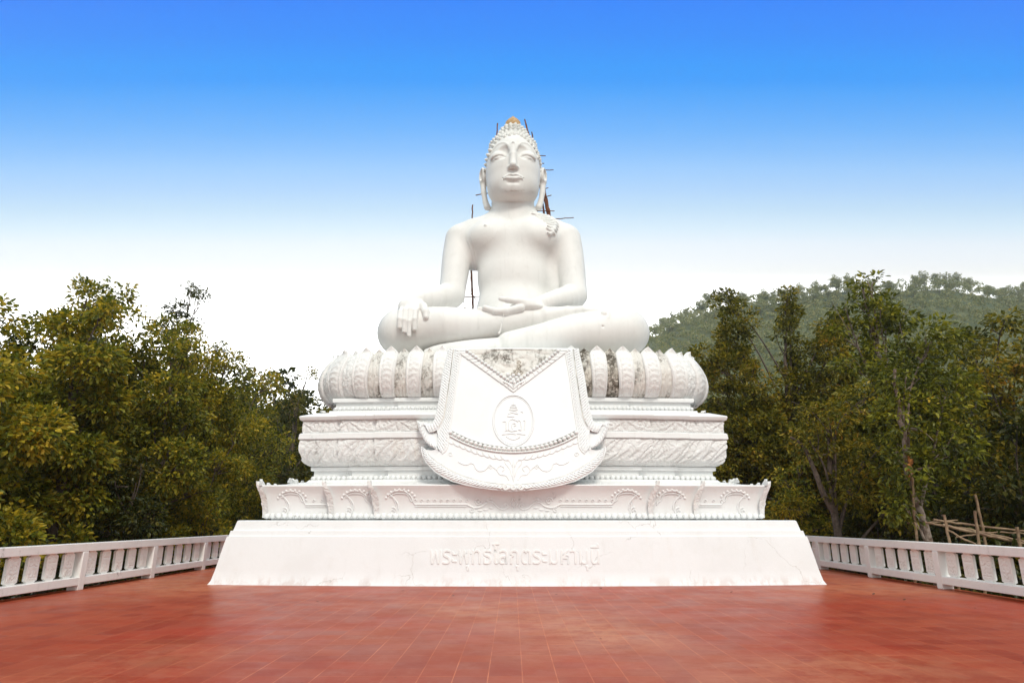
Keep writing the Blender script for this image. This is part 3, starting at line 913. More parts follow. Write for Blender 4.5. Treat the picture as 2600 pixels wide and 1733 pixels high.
low_in = [(-2.44, 3.46), (-2.30, 3.26), (-2.163, 3.15), (-1.696, 2.86), (-1.211, 2.655), (-0.617, 2.51), (0.0, 2.46)]
low_ou = [(-2.55, 3.52), (-2.47, 3.26), (-2.37, 3.10), (-2.10, 2.845), (-1.63, 2.59), (-0.90, 2.42), (0.0, 2.32)]
trim(low_in, low_ou, M['shield'], 'border_trim')
wing_in = [(-2.15, 3.55), (-2.30, 3.68), (-2.42, 3.84), (-2.52, 4.0), (-2.60, 4.14)]
wing_ou = [(-2.14, 3.47), (-2.32, 3.56), (-2.47, 3.70), (-2.62, 3.94), (-2.72, 4.26)]
trim(wing_in, wing_ou, M['shield'], 'border_trim')
ln = MB()
def line(pts, r=.016, o=.012, both=True, n=6):
    for sg in ((-1, 1) if both else (1,)):
        ln.tube([shp(sg * x, z, o) for x, z in pts], r, n)
line(crv(in1)); line(crv(in2), .022); line(crv(low_in), .02)
rail_u = [(-1.741, 4.006), (-1.409, 3.829), (-1.066, 3.686), (-0.713, 3.583), (-0.332, 3.521), (0.0, 3.497)]
rail_l = [(-1.761, 3.835), (-1.399, 3.643), (-1.013, 3.494), (-0.632, 3.403), (-0.33, 3.364), (0.0, 3.348)]
def full2(p): return p + [(-x, z) for x, z in p[-2::-1]]
ln.tube([shp(x, z, .02) for x, z in crv(full2(rail_u))], .022, 6)
ln.tube([shp(x, z, .03) for x, z in crv(full2(rail_l))], .034, 6, flat=.8)
sub(ln, 'raised_line', M['band'], CP)
ln = MB()
line(crv([(x - .012, z) for x, z in in1[:5]]), .009, .028); line(crv([(x, z + .02) for x, z in low_in]), .006, .024)
sub(ln, 'open_joint', M['black'], CP)
# dark groove behind the beads, then the beads
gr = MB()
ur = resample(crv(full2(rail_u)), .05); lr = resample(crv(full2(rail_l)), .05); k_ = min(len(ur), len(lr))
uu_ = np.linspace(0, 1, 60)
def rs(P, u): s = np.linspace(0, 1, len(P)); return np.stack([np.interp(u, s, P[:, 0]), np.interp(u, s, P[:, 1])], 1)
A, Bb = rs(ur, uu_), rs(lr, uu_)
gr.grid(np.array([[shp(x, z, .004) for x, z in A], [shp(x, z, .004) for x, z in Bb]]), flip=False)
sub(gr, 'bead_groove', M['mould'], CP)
bd = MB()
mid = resample((rs(ur, np.linspace(0, 1, 80)) + rs(lr, np.linspace(0, 1, 80))) / 2, .128)
for x, z in mid[0:]:
    bd.sphere(shp(x, z + .005, .035), .058, 12, 8)
sub(bd, 'bead_row', M['band'], CP)
# leaf strokes under the beads and scrollwork in the bowl
sc_ = MB()
for sg in (-1, 1):
    for k in range(10):
        x = .22 + k * .165
        z = np.interp(x, [0, .5, 1, 1.7], [3.24, 3.28, 3.42, 3.72])
        ptsl = [(x - .10, z - .10), (x, z - .115), (x + .09, z - .05), (x + .13, z + .03)]
        sc_.tube([shp(sg * a_, b_, .008) for a_, b_ in crv(ptsl, 3)], [.006] + [.020] * (3 * 3 - 1) + [.006], 5)
    vine = [(.12, 2.60), (.20, 2.72), (.36, 2.75), (.44, 2.88), (.36, 2.98), (.24, 2.92), (.30, 2.83)]
    sc_.tube([shp(sg * a_, b_, .008) for a_, b_ in crv(vine, 4)], .013, 5)
    vine = [(.44, 2.86), (.60, 2.98), (.70, 2.93), (.78, 2.86), (.92, 2.84), (1.02, 2.92), (1.06, 3.02), (1.16, 3.06), (1.24, 3.02), (1.36, 3.03), (1.5, 3.10)]
    sc_.tube([shp(sg * a_, b_, .008) for a_, b_ in crv(vine, 4)], .014, 5)
    sc_.tube([shp(sg * a_, b_, .008) for a_, b_ in spiral(.62, 2.95, .07, .015, 0, 8, 16)], .012, 5)
    sc_.tube([shp(sg * a_, b_, .008) for a_, b_ in spiral(1.72, 3.30, .07, .015, 0, 8, 16)], .012, 5)
    pal = [(.04, 2.70), (.10, 2.90), (.22, 3.05), (.20, 3.14), (.10, 3.10), (.03, 2.95)]
    sc_.tube([shp(sg * a_, b_, .008) for a_, b_ in crv(pal, 4)], .012, 5)
sc_.tube([shp(0, z, .008) for z in np.linspace(2.55, 3.18, 8)], [.01, .03, .02, .03, .02, .03, .02, .005], 6)
# three curled rosettes at the lowest point
for x, r_ in ((-.20, .075), (0, .07), (.20, .075)):
    sc_.tube([shp(x + a_, 2.40 + b_, .05) for a_, b_ in spiral(0, 0, r_, .02, 1.5, 10, 22)], .028, 6)
for sg in (-1, 1):
    sc_.tube([shp(sg * a_, b_, .04) for a_, b_ in ((.27, 2.42), (.34, 2.38), (.42, 2.40), (.48, 2.42))], [.02, .03, .02, .005], 6)
sub(sc_, 'scroll_relief', M['band'], CP)
# V collar hanging from the lotus rim, with its beads and mouldy field
vo = [(-1.782, 6.53), (-0.956, 5.883), (-0.411, 5.45), (-0.238, 5.32), (0.0, 5.117), (0.238, 5.32), (0.411, 5.45), (0.956, 5.90), (1.70, 6.53)]
vi = [(-1.49, 6.53), (-1.03, 6.16), (-0.60, 5.82), (-0.30, 5.58), (0.0, 5.37), (0.30, 5.58), (0.60, 5.82), (1.03, 6.16), (1.43, 6.53)]
cl = MB()
VO, VI = resample(vo, .02), resample(vi, .02)
uu_ = np.linspace(0, 1, 170)
A, Bb = rs(VO, uu_), rs(VI, uu_)
rows = []
for q, o in ((0, .0), (.06, .05), (.5, .065), (.94, .05), (1, .0)):
    C = A * (1 - q) + Bb * q
    cut = smooth(.0, .12, np.abs(((uu_ * 27) % 1) - .5))
    rows.append([shp(x, z, o * (.5 + .5 * c_)) for (x, z), c_ in zip(C, cut)])
cl.grid(np.array(rows), flip=True)
sub(cl, 'collar_band', M['band'], CP)
fld = MB()
vv = np.linspace(0, 1, 26)
rows = []
orn_ = Wavy(51, 9)
for q in vv:
    z = 6.54 - q * (6.54 - 5.40)
    half = np.interp(z, [5.37, 5.58, 5.82, 6.16, 6.54], [0, .29, .59, 1.02, 1.45])
    xs_ = np.linspace(-half, half, 90)
    o = .03 + .035 * smooth(.2, .8, np.abs(np.sin(2.4 * np.pi * orn_(np.abs(xs_) * 1.0, z))))
    rows.append([shp(x, z, oo) for x, oo in zip(xs_, o)])
fld.grid(np.array(rows), flip=True)
sub(fld, 'collar_field', M['mould'], CP)
cb = MB()
for q in resample([(x, z + .03) for x, z in vi], .12)[1:-1]:
    cb.sphere(shp(q[0], q[1], .07), .055, 10, 7)
for x, z in ((0, 5.50), (-.09, 5.58), (.09, 5.58), (0, 5.66), (-.16, 5.68), (.16, 5.68)):
    cb.sphere(shp(x, z, .06), .058, 10, 7)
for a_ in (0.0, .09, .18):
    for sg in (-1, 1):
        cb.tube([shp(sg * x, z, .07) for x, z in ((0, 5.24 + a_ * .6), (.09 + a_ * .5, 5.33 + a_ * .4), (.13 + a_, 5.43 + a_ * .2))], [.02, .03, .012], 6)
sub(cb, 'bead_row', M['band'], CP)
mr = MB()
rz = MB()
for x, z in ((.14, 5.86), (.05, 5.78), (.22, 5.76), (.12, 5.72), (.0, 5.70), (.17, 5.98), (.16, 6.10)):
    for k in range(5):
        an = k * 1.2566
        rz.sphere(shp(x + .045 * math.cos(an), z + .045 * math.sin(an), .075), .032, 7, 5)
sub(rz, 'flower_cluster', M['black'], CP)
# oval medallion with a small crowned emblem
md = MB()
ov = [(.0 + .57 * math.cos(a_), 4.285 + .755 * math.sin(a_)) for a_ in np.linspace(0, 2 * np.pi, 61)]
md.tube([shp(x, z, .012) for x, z in ov], .024, 6, caps=False)
for q in (.93,):
    md.tube([shp(x * q, 4.285 + (z - 4.285) * q, .004) for x, z in ov], .012, 5, caps=False)
med = sub(md, 'medallion', M['shield'], CP)
em = MB()
def st(pts, r=.016, both=False, k=4):
    r = r * .8
    for sg in ((1, -1) if both else (1,)):
        em.tube([shp(sg * x, z, .012) for x, z in crv(pts, k)], r, 5)
# crown of stacked tiers
for z, w in ((4.74, .07), (4.70, .09), (4.655, .11), (4.60, .13), (4.555, .10)):
    st([(-w, z - .015), (0, z + .008), (w, z - .015)], .013)
st([(-.15, 4.46), (-.05, 4.50), (.04, 4.485), (.14, 4.46)], .015); st([(-.18, 4.40), (-.08, 4.385), (.02, 4.39)], .015); st([(.20, 4.52), (.26, 4.53), (.27, 4.49)], .012)
st([(0, 4.76), (0, 4.84)], .01)
# interlaced cypher
st([(-.30, 4.24), (-.24, 4.245), (-.20, 4.23), (-.20, 4.10), (-.20, 3.99)], .017)
st([(-.13, 4.0), (-.13, 4.12), (-.12, 4.25), (-.04, 4.31), (.05, 4.28), (.13, 4.24)], .017)
st([(.13, 4.28), (.20, 4.24), (.22, 4.10), (.22, 3.99), (.14, 4.0)], .017)
st([(.28, 4.25), (.33, 4.28), (.31, 4.15), (.30, 4.0)], .015)
st([(-.03, 4.02), (-.05, 4.12), (-.02, 4.18), (.05, 4.18), (.06, 4.12), (.01, 4.11)], .015)
st([(-.24, 3.955), (-.14, 3.985), (-.06, 3.95), (.02, 3.965), (.10, 3.98)], .016)
st([(-.32, 3.86), (-.2, 3.87), (-.06, 3.885), (.06, 3.865)], .014); st([(.09, 3.885), (.2, 3.87), (.33, 3.86)], .014)
st([(-.2, 3.80), (-.1, 3.74), (0, 3.715), (.1, 3.74), (.18, 3.79)], .014)
o_ = em.build('emblem', M['band'], None); o_.parent = med
# ------------------------------------------------------------------ the statue: one continuous surface from a distance field
f4 = np.float32
def smin(a, b, k):
    h_ = np.clip(0.5 + 0.5 * (b - a) / k, 0, 1)
    return b + (a - b) * h_ - k * h_ * (1 - h_)
def smax(a, b, k): return -smin(-a, -b, k)
def ell(P, c, r, rot=None):
    Q = P - np.array(c, f4)
    if rot is not None: Q = Q @ np.array(rot, f4)
    r = np.array(r, f4)
    k0 = np.sqrt(((Q / r) ** 2).sum(-1)); k1 = np.sqrt(((Q / (r * r)) ** 2).sum(-1))
    return k0 * (k0 - 1) / np.maximum(k1, 1e-4)
def cap(P, a, b, ra, rb, flat=None):
    a = np.array(a, f4); b = np.array(b, f4)
    ba = b - a; L2 = float((ba * ba).sum())
    Q = P - a
    h_ = np.clip((Q @ ba) / L2, 0, 1)
    d = Q - h_[..., None] * ba
    if flat is not None: d = d * np.array(flat, f4)
    return np.sqrt((d * d).sum(-1)) - (ra + (rb - ra) * h_)
def chain(P, pts, k=0.0, flat=None):
    """pts: (x,y,z,r)"""
    d = None
    for p, q in zip(pts[:-1], pts[1:]):
        e = cap(P, p[:3], q[:3], p[3], q[3], flat)
        d = e if d is None else (np.minimum(d, e) if k == 0 else smin(d, e, k))
    return d
def limb(P, pts, n=4):
    """smoothly tapering limb through (x, y, z, r) joints"""
    return chain(P, [tuple(q) for q in interp_prof(pts, n)])
def rotx(a):
    c, s = math.cos(a), math.sin(a)
    return [[1, 0, 0], [0, c, -s], [0, s, c]]

def near(bb, lo, hi, m):
    return all(bb[0][i] <= hi[i] + m and bb[1][i] >= lo[i] - m for i in range(3))

HY = 0.0
def head_base(P):
    d = ell(P, (0, 21.72, 14.28), (1.00, 1.15, 1.34))                      # skull
    d = smin(d, ell(P, (0, 21.52, 13.72), (0.965, 0.93, 1.02)), .25)        # cheeks
    d = smin(d, ell(P, (0, 21.50, 13.27), (0.90, 0.90, 0.66)), .22)       # broad jaw
    d = smin(d, ell(P, (0, 20.96, 12.98), (0.42, 0.32, 0.28)), .22)        # chin
    return d
def march(fn, x, z):
    y = np.linspace(20.0, 22.3, 461)
    P = np.stack([np.full_like(y, x), y, np.full_like(y, z)], -1).astype(f4)
    d = fn(P)
    i = np.argmax(d < 0)
    return float(y[i]) if d[i] < 0 else 21.6
def surf_y(x, z): return march(head_base, x, z)
def fp(x, z, o=0.0, fn=head_base): return (x, march(fn, x, z) - o, z)
def face_chain(pts, r, o, fn=head_base, step=.05):
    return [fp(x, z, o, fn) + (r,) for x, z in resample(crv(pts, 4), step)]
FACE = {}
SY = surf_y(.48, 14.42); NY = surf_y(0, 13.62); NB = surf_y(0, 14.55); NM = surf_y(0, 14.2)
for sg in (-1, 1):
    FACE['brow', sg] = face_chain([(sg * .125, 14.44), (sg * .17, 14.60), (sg * .27, 14.745), (sg * .43, 14.815), (sg * .60, 14.775), (sg * .75, 14.62), (sg * .86, 14.40)], .045, .0)
def head_soft(P):
    d = head_base(P)
    for sg in (-1, 1):
        # eye socket with a crisp upper edge under the brow arch, then the lid dome
        d = smax(d, -ell(P, (sg * .475, SY - .15, 14.39), (.375, .21, .35)), .03)
        d = smin(d, ell(P, (sg * .50, SY + .235, 14.275), (.335, .275, .245)), .05)
        d = smin(d, chain(P, FACE['brow', sg]) + .014, .05)
    # nose: bridge, tip, wings
    br = chain(P, [(0, NB + .08, 14.62, .13), (0, NM + .0, 14.2, .112), (0, NY - .08, 13.84, .120), (0, NY - .13, 13.72, .125)], .03)
    d = smin(d, br, .09)
    for sg in (-1, 1):
        d = smin(d, ell(P, (sg * .120, NY - .02, 13.675), (.085, .12, .085)), .05)
        d = smax(d, -ell(P, (sg * .075, NY - .09, 13.590), (.032, .05, .03)), .02)
    return d
for sg in (-1, 1):
    FACE['lidU', sg] = face_chain([(sg * .25, 14.165), (sg * .34, 14.215), (sg * .48, 14.240), (sg * .62, 14.215), (sg * .80, 14.150)], .028, -.004, head_soft)
    FACE['lidM', sg] = face_chain([(sg * .28, 14.185), (sg * .40, 14.20), (sg * .52, 14.20), (sg * .66, 14.20)], .018, -.004, head_soft)
    FACE['lidL', sg] = face_chain([(sg * .28, 14.155), (sg * .38, 14.10), (sg * .49, 14.080), (sg * .60, 14.10), (sg * .70, 14.15)], .015, -.002, head_soft)
lipU = [(-.33, 13.315), (-.22, 13.375), (-.11, 13.43), (-.035, 13.42), (0, 13.405), (.035, 13.42), (.11, 13.43), (.22, 13.375), (.33, 13.315)]
lipM = [(-.34, 13.295), (-.20, 13.325), (-.09, 13.35), (0, 13.315), (.09, 13.35), (.20, 13.325), (.34, 13.295)]
lipL = [(-.22, 13.24), (-.12, 13.215), (0, 13.205), (.12, 13.215), (.22, 13.24)]
FACE['lipU'] = face_chain([(x, z - .03) for x, z in lipU], .038, .025, head_soft)
FACE['lipL'] = face_chain([(x, z + .05) for x, z in lipL], .048, .020, head_soft)
FACE['lipM'] = face_chain(lipM, .018, .058, head_soft)
FACE['urna'] = fp(0, 14.70, .0, head_soft)

def head(P, bb):
    front = near(bb, (-1.2, 19.9, 12.5), (1.2, 21.6, 15.2), .1)
    if front:
        d = head_soft(P)
        for sg in (-1, 1):
            for nm in ('lidU', 'lidL'):
                d = smax(d, -chain(P, FACE[nm, sg]), .010)
        ml = smin(chain(P, FACE['lipU']), chain(P, FACE['lipL']), .02)
        d = smin(d, ml, .07)
        d = smax(d, -chain(P, FACE['lipM']), .015)
        for sg in (-1, 1):
            d = smax(d, -ell(P, fp(sg * .36, 13.29, .0), (.03, .035, .025)), .03)
        d = smax(d, -cap(P, fp(-.17, 13.11, .015), fp(.17, 13.11, .015), .03, .03), .08)
        d = smin(d, ell(P, FACE['urna'], (.055, .055, .055)), .01)
        d = smax(d, -chain(P, [(-.40, surf_y(-.40, 12.88) , 12.88, .010), (0, surf_y(0, 12.80), 12.80, .014), (.40, surf_y(.40, 12.88), 12.88, .010)]), .02)
    else:
        d = head_base(P)
    # neck with folds
    d = smin(d, cap(P, (0, 21.95, 11.9), (0, 21.90, 13.3), .80, .76), .05)
    d = smax(d, -(np.sqrt((np.sqrt((P[..., 0] / 1) ** 2 + (P[..., 1] - 21.92) ** 2) - .785) ** 2 + (P[..., 2] - 12.66 - .06 * (P[..., 1] - 21.9)) ** 2) - .012), .03)
    # ears with long lobes
    for sg in (-1, 1):
        if near(bb, (min(sg * 1.5, sg * .7), 21, 12.4), (max(sg * 1.5, sg * .7), 22.6, 14.8), .1):
            e = ell(P, (sg * 1.13, 21.95, 14.10), (.16, .30, .36), None)
            e = smax(e, -ell(P, (sg * 1.21, 21.80, 14.10), (.09, .17, .24)), .03)
            e = smin(e, chain(P, [(sg * 1.13, 21.95, 13.85, .12), (sg * 1.10, 21.90, 13.4, .10), (sg * 1.03, 21.86, 13.0, .10), (sg * .96, 21.84, 12.78, .13)], .05, None), .08)
            e = smax(e, -chain(P, [(sg * 1.20, 21.78, 13.5, .03), (sg * 1.12, 21.75, 13.05, .03)]), .03)
            d = smin(d, e, .05)
    return d

def fingers_right(P):
    """hand over the shin, fingers pointing down (viewer's left)"""
    d = None
    spec = [(-3.655, 7.47, .083, 8.22), (-3.495, 7.33, .086, 8.28), (-3.335, 7.20, .086, 8.30), (-3.165, 7.40, .088, 8.26)]
    for i, (x, zt, r, zk) in enumerate(spec):
        xk = x * .97 - .09
        e = chain(P, [(xk + .02, 20.18, zk + .10, r * 1.15), (x, 19.93, zk - .16, r * 1.08), (x + .005, 19.80, (zk + zt) / 2 - .05, r), (x + .01, 19.80, zt + .05, r * .86)], .03, (1, .92, 1))
        # nail
        e = smax(e, -ell(P, (x + .01, 19.80 - r * 1.02, zt + .075), (r * .62, .018, .075)), .008)
        d = e if d is None else smin(d, e, .016)
    return d

TL = None
def body(P, bb):
    d = None
    def U(e, k):
        nonlocal d
        d = e if d is None else smin(d, e, k)
    z0, z1 = bb[0][2], bb[1][2]
    if z1 > 7.6:
        # torso
        U(ell(P, (0, 21.98, 11.30), (1.72, 1.02, 1.18)), .2)
        for sg in (-1, 1):
            U(ell(P, (sg * .80, 21.50, 11.38), (.88, .60, .62)), .26)
            U(ell(P, (sg * 1.45, 22.05, 11.3), (.62, .70, .92)), .15)
        U(ell(P, (0, 21.80, 9.95), (1.27, .92, 1.6)), .34)
        U(ell(P, (1.42, 22.05, 9.9), (.62, .45, 1.8)), .24)
        U(ell(P, (0, 21.78, 8.75), (1.30, .98, .95)), .3)
        if z1 > 11:
            U(cap(P, (0, 22.0, 12.2), (0, 21.95, 13.0), .80, .76), .22)
            for sg in (-1, 1):
                U(cap(P, (sg * .35, 22.1, 12.22), (sg * 1.80, 22.05, 11.62), .56, .53), .35)
        for sg in (-1, 1):
            U(limb(P, [(sg * 1.95, 22.0, 11.54, .555), (sg * 2.04, 21.86, 10.8, .53), (sg * 2.11, 21.64, 9.9, .48), (sg * 2.15, 21.45, 9.20, .46)]), .13)
    # legs
    if z0 < 9.2:
        for sg in (-1, 1):
            U(limb(P, [(sg * 1.0, 22.2, 7.75, .98), (sg * 2.6, 21.6, 7.64, .90), (sg * 3.78, 20.95, 7.66, .80)]), .22)
        U(ell(P, (0, 21.9, 7.7), (2.0, 1.5, 1.05)), .3)
        # viewer-right shin runs down under the other leg; foot peeps out on the left
        low = limb(P, [(3.70, 20.75, 7.62, .80), (2.2, 20.35, 7.42, .70), (.9, 20.2, 7.15, .58), (-.1, 20.18, 6.98, .49)])
        foot = limb(P, [(.2, 20.20, 6.92, .40), (-1.2, 20.10, 6.86, .33), (-2.3, 20.12, 6.80, .24), (-2.75, 20.2, 6.76, .16)], 3)
        U(smin(low, foot, .04), .12)
        # viewer-left shin lies on top, foot on the other thigh
        up = limb(P, [(-3.72, 20.80, 7.66, .80), (-2.2, 20.42, 7.74, .64), (-.8, 20.50, 7.80, .50), (.45, 20.52, 7.98, .39), (1.3, 20.50, 8.10, .28)])
        ft = chain(P, [(1.1, 20.46, 8.10, .30), (1.8, 20.42, 8.20, .22), (2.35, 20.40, 8.26, .17), (2.62, 20.40, 8.28, .13)], .06)
        for k in range(4):
            ft = smin(ft, cap(P, (2.35, 20.28 + .15 * k, 8.24 + .02 * k), (2.78 - .03 * k, 20.26 + .15 * k, 8.22 + .02 * k), .095, .07), .03)
        up = smin(up, ft, .06)
        d = smin(d, up, .05)
        # hem end of the robe by the crossing shins
        if near(bb, (-1.2, 19.5, 6.8), (1, 20.6, 8.4), .1):
            d = smin(d, chain(P, [(-.30, 20.00, 8.05, .02), (-.36, 19.925, 7.75, .022), (-.42, 19.94, 7.42, .028), (-.46, 19.95, 7.36, .045)], .02), .02)
            d = smax(d, -chain(P, [(-.20, 19.92, 8.0, .012), (-.30, 19.84, 7.5, .014)]), .01)
        if near(bb, (2.4, 19.3, 6.9), (4, 20.8, 8.6), .1):
            for c_ in ((2.95, 20.00, 8.02, .115), (2.86, 19.86, 7.52, .10), (2.72, 19.88, 7.30, .075)):
                d = smin(d, ell(P, c_[:3], (c_[3], c_[3] * .9, c_[3])), .03)
            d = smin(d, chain(P, [(3.12, 20.02, 8.08, .04), (3.06, 19.90, 7.86, .045), (2.90, 19.86, 7.66, .05), (2.88, 19.85, 7.55, .05)], .02), .03)
            d = smax(d, -ell(P, (2.86, 19.76, 7.53), (.04, .05, .04)), .02)
    # forearms and hands
    if near(bb, (-4.2, 19.5, 7.0), (-1.4, 22.2, 9.9), .1):
        fa = limb(P, [(-2.15, 21.45, 9.18, .46), (-2.50, 21.12, 9.00, .42), (-3.05, 20.62, 8.74, .31), (-3.35, 20.42, 8.62, .26)], 3)
        palm = ell(P, (-3.44, 20.26, 8.40), (.37, .24, .34), rotx(-.6))
        hand = smin(smin(fa, palm, .14), fingers_right(P), .045)
        hand = smin(hand, chain(P, [(-3.15, 20.36, 8.50, .16), (-2.95, 20.10, 8.32, .135), (-2.83, 19.90, 8.06, .12), (-2.80, 19.82, 7.86, .095)], .04), .05)
        d = smin(d, hand, .035)
    if near(bb, (-1.4, 19.7, 7.7), (2.9, 22.2, 9.9), .1):
        fa = limb(P, [(2.15, 21.45, 9.18, .46), (1.82, 21.16, 8.98, .41), (1.2, 20.75, 8.70, .31), (.85, 20.56, 8.54, .25)], 3)
        palm = ell(P, (.45, 20.40, 8.38), (.58, .34, .17))
        h2 = smin(fa, palm, .14)
        for k in range(4):
            yy = 20.06 + .155 * k; ll = (.92, 1.10, 1.16, 1.05)[k]
            h2 = smin(h2, chain(P, [(.25, yy + .06, 8.28, .125), (-.25, yy, 8.14, .12), (-.68 * ll + .02, yy, 8.14, .11), (-1.08 * ll + .06, yy + .01, 8.27, .082)], .05), .06)
        h2 = smin(h2, chain(P, [(.65, 20.25, 8.46, .15), (.20, 20.14, 8.50, .125), (-.18, 20.14, 8.55, .10), (-.42, 20.16, 8.60, .075)], .04), .05)
        d = smin(d, h2, .035)
    # robe: shoulder sash with rippled end, and the hem line crossing the chest
    if near(bb, (.3, 20.3, 10.9), (2.0, 22.6, 13.0), .1):
        for pts in SASH: d = smin(d, chain(P, pts, .02), .03)
    if near(bb, (-1.9, 20.3, 9.6), (1.6, 21.9, 12.2), .1):
        for pts in HEM: d = smin(d, chain(P, pts), .02)
        d = smin(d, ell(P, NIP, (.055, .055, .055)), .02)
        d = smax(d, -(np.sqrt(((P - np.array(NIP, f4)) ** 2).sum(-1)) - .012), .01)
    return d

def full_body(P, bb):
    if bb[1][2] > 12.2:
        h_ = head(P, bb)
        if bb[0][2] < 13.2: return smin(body(P, bb), h_, .06)
        return h_
    return body(P, bb)

# surface depth of the chest, used to lay the robe on it
def torso_y(x, z):
    y = np.linspace(20.2, 22.6, 301)
    P = np.stack([np.full_like(y, x), y, np.full_like(y, z)], -1).astype(f4)
    d = body(P, ((x, 19, z), (x, 19.1, z)))
    i = np.argmax(d < 0)
    return float(y[i]) if d[i] < 0 else 21.9
SASH, HEM, NIP = [], [], (0, 0, 0)
def ty(x, z, o=0.0): return (x, torso_y(x, z) - o, z)
NIP = ty(-.98, 11.62, .0)
def tch(pts, r, o):
    return [ty(x, z, o) + ((r,) if np.isscalar(r) else (r[min(i, len(r) - 1)],)) for i, (x, z) in enumerate(pts)]
HEM = [tch([tuple(q) for q in resample(crv([(-.52, 11.42), (-.62, 11.25), (-.80, 11.08), (-1.02, 10.95), (-1.26, 10.84)], 3), .08)], .013, -.002),
       tch([tuple(q) for q in resample([(-1.62, 11.2), (-1.50, 10.9), (-1.42, 10.6), (-1.36, 10.3)], .08)], .018, -.002),
       tch([tuple(q) for q in resample([(-1.52, 11.3), (-1.40, 10.95), (-1.31, 10.55)], .08)], .014, -.002)]
rr_ = np.random.default_rng(3)
cen = resample(crv([(1.15, 12.42), (1.38, 12.18), (1.50, 11.9), (1.46, 11.6), (1.36, 11.36)], 4), .02)
SASH.append(tch([tuple(q) for q in resample(cen[:, :2], .10)], .05, -.01))
for k in range(9):                     # ripples across the folded end
    q = k / 8
    c_ = cen[int(q * (len(cen) - 1))]
    wl = (.50 * (1 - .85 * q) + .10) * rr_.uniform(.7, 1.15)
    SASH.append(tch([(c_[0] - wl, c_[1] - .02 + .10 * rr_.uniform(-.4, .4)), (c_[0] - wl * .4, c_[1] - .06), (c_[0] + .05, c_[1] + .03), (c_[0] + .13, c_[1] - .03)], (.028, .055, .062, .03), .045))
for k in range(3):
    SASH.append(tch([(.72 + .1 * k, 12.36 - .12 * k), (.86 + .1 * k, 12.28 - .13 * k), (1.02 + .1 * k, 12.26 - .12 * k)], (.02, .048, .04), .03))

def isosurface(fn, lo, hi, vox, blk=20, margin=1.3):
    """distance field sampled only near its surface, then naive surface nets"""
    lo = np.array(lo, float); hi = np.array(hi, float)
    n = np.ceil((hi - lo) / vox).astype(int); n = ((n + blk - 1) // blk) * blk
    D = np.full(tuple(n + 1), 9.0, f4)
    ax = [lo[i] + vox * np.arange(n[i] + 1) for i in range(3)]
    half = blk * vox * .5 * math.sqrt(3)
    for i in range(0, n[0], blk):
        for j in range(0, n[1], blk):
            ks = np.arange(0, n[2], blk)
            for k in ks:
                c = np.array([[ax[0][i] + blk * vox / 2, ax[1][j] + blk * vox / 2, ax[2][k] + blk * vox / 2]], f4)
                b0 = tuple(c[0] - blk * vox / 2); b1 = tuple(c[0] + blk * vox / 2)
                dc = float(fn(c, (b0, b1))[0])
                sl_ = (slice(i, i + blk + 1), slice(j, j + blk + 1), slice(k, k + blk + 1))
                if abs(dc) > half * margin + .12:
                    D[sl_] = dc; continue
                X, Y, Z = np.meshgrid(ax[0][sl_[0]], ax[1][sl_[1]], ax[2][sl_[2]], indexing='ij')
                P = np.stack([X, Y, Z], -1).astype(f4).reshape(-1, 3)
                D[sl_] = fn(P, (b0, b1)).reshape(X.shape)
    S = D < 0
    c8 = [S[a:S.shape[0] - 1 + a, b_:S.shape[1] - 1 + b_, c_:S.shape[2] - 1 + c_] for a in (0, 1) for b_ in (0, 1) for c_ in (0, 1)]
    cnt = sum(c.astype(np.int8) for c in c8)
    act = (cnt > 0) & (cnt < 8)
    idx = np.argwhere(act)
    vid = np.full(act.shape, -1, np.int32); vid[act] = np.arange(len(idx))
    acc = np.zeros((len(idx), 3)); w = np.zeros(len(idx))
    cor = [(a, b_, c_) for a in (0, 1) for b_ in (0, 1) for c_ in (0, 1)]
    vals = np.stack([D[idx[:, 0] + a, idx[:, 1] + b_, idx[:, 2] + c_] for a, b_, c_ in cor], 1)
    for p in range(8):
        for q in range(p + 1, 8):
            dd = [cor[q][m_] - cor[p][m_] for m_ in range(3)]
            if sum(abs(v) for v in dd) != 1: continue
            a, b_ = vals[:, p], vals[:, q]
            cr_ = (a < 0) != (b_ < 0)
            t_ = np.where(cr_, a / np.where(cr_, a - b_, 1), 0)
            pt = np.array(cor[p])[None] + t_[:, None] * np.array(dd)[None]
            acc += np.where(cr_[:, None], pt, 0); w += cr_
    V = lo + (idx + acc / w[:, None]) * vox
    F = []
    for axn in range(3):
        sh = [slice(None)] * 3; s0 = list(sh); s1 = list(sh)
        s0[axn] = slice(0, -1); s1[axn] = slice(1, None)
        e = S[tuple(s0)] != S[tuple(s1)]
        o1, o2 = [(1, 2), (2, 0), (0, 1)][axn]
        E = np.argwhere(e)
        ok = (E[:, o1] > 0) & (E[:, o2] > 0) & (E[:, o1] < act.shape[o1]) & (E[:, o2] < act.shape[o2])
        E = E[ok]
        inside = S[E[:, 0], E[:, 1], E[:, 2]]
        def vv(d1, d2):
            Q = E.copy(); Q[:, o1] -= d1; Q[:, o2] -= d2
            return vid[Q[:, 0], Q[:, 1], Q[:, 2]]
        q = np.stack([vv(0, 0), vv(1, 0), vv(1, 1), vv(0, 1)], 1)
        q = np.where(inside[:, None], q[:, ::-1], q)
        q = q[(q >= 0).all(1)]
        F.append(q[:, ::-1])
    return V, np.vstack(F)

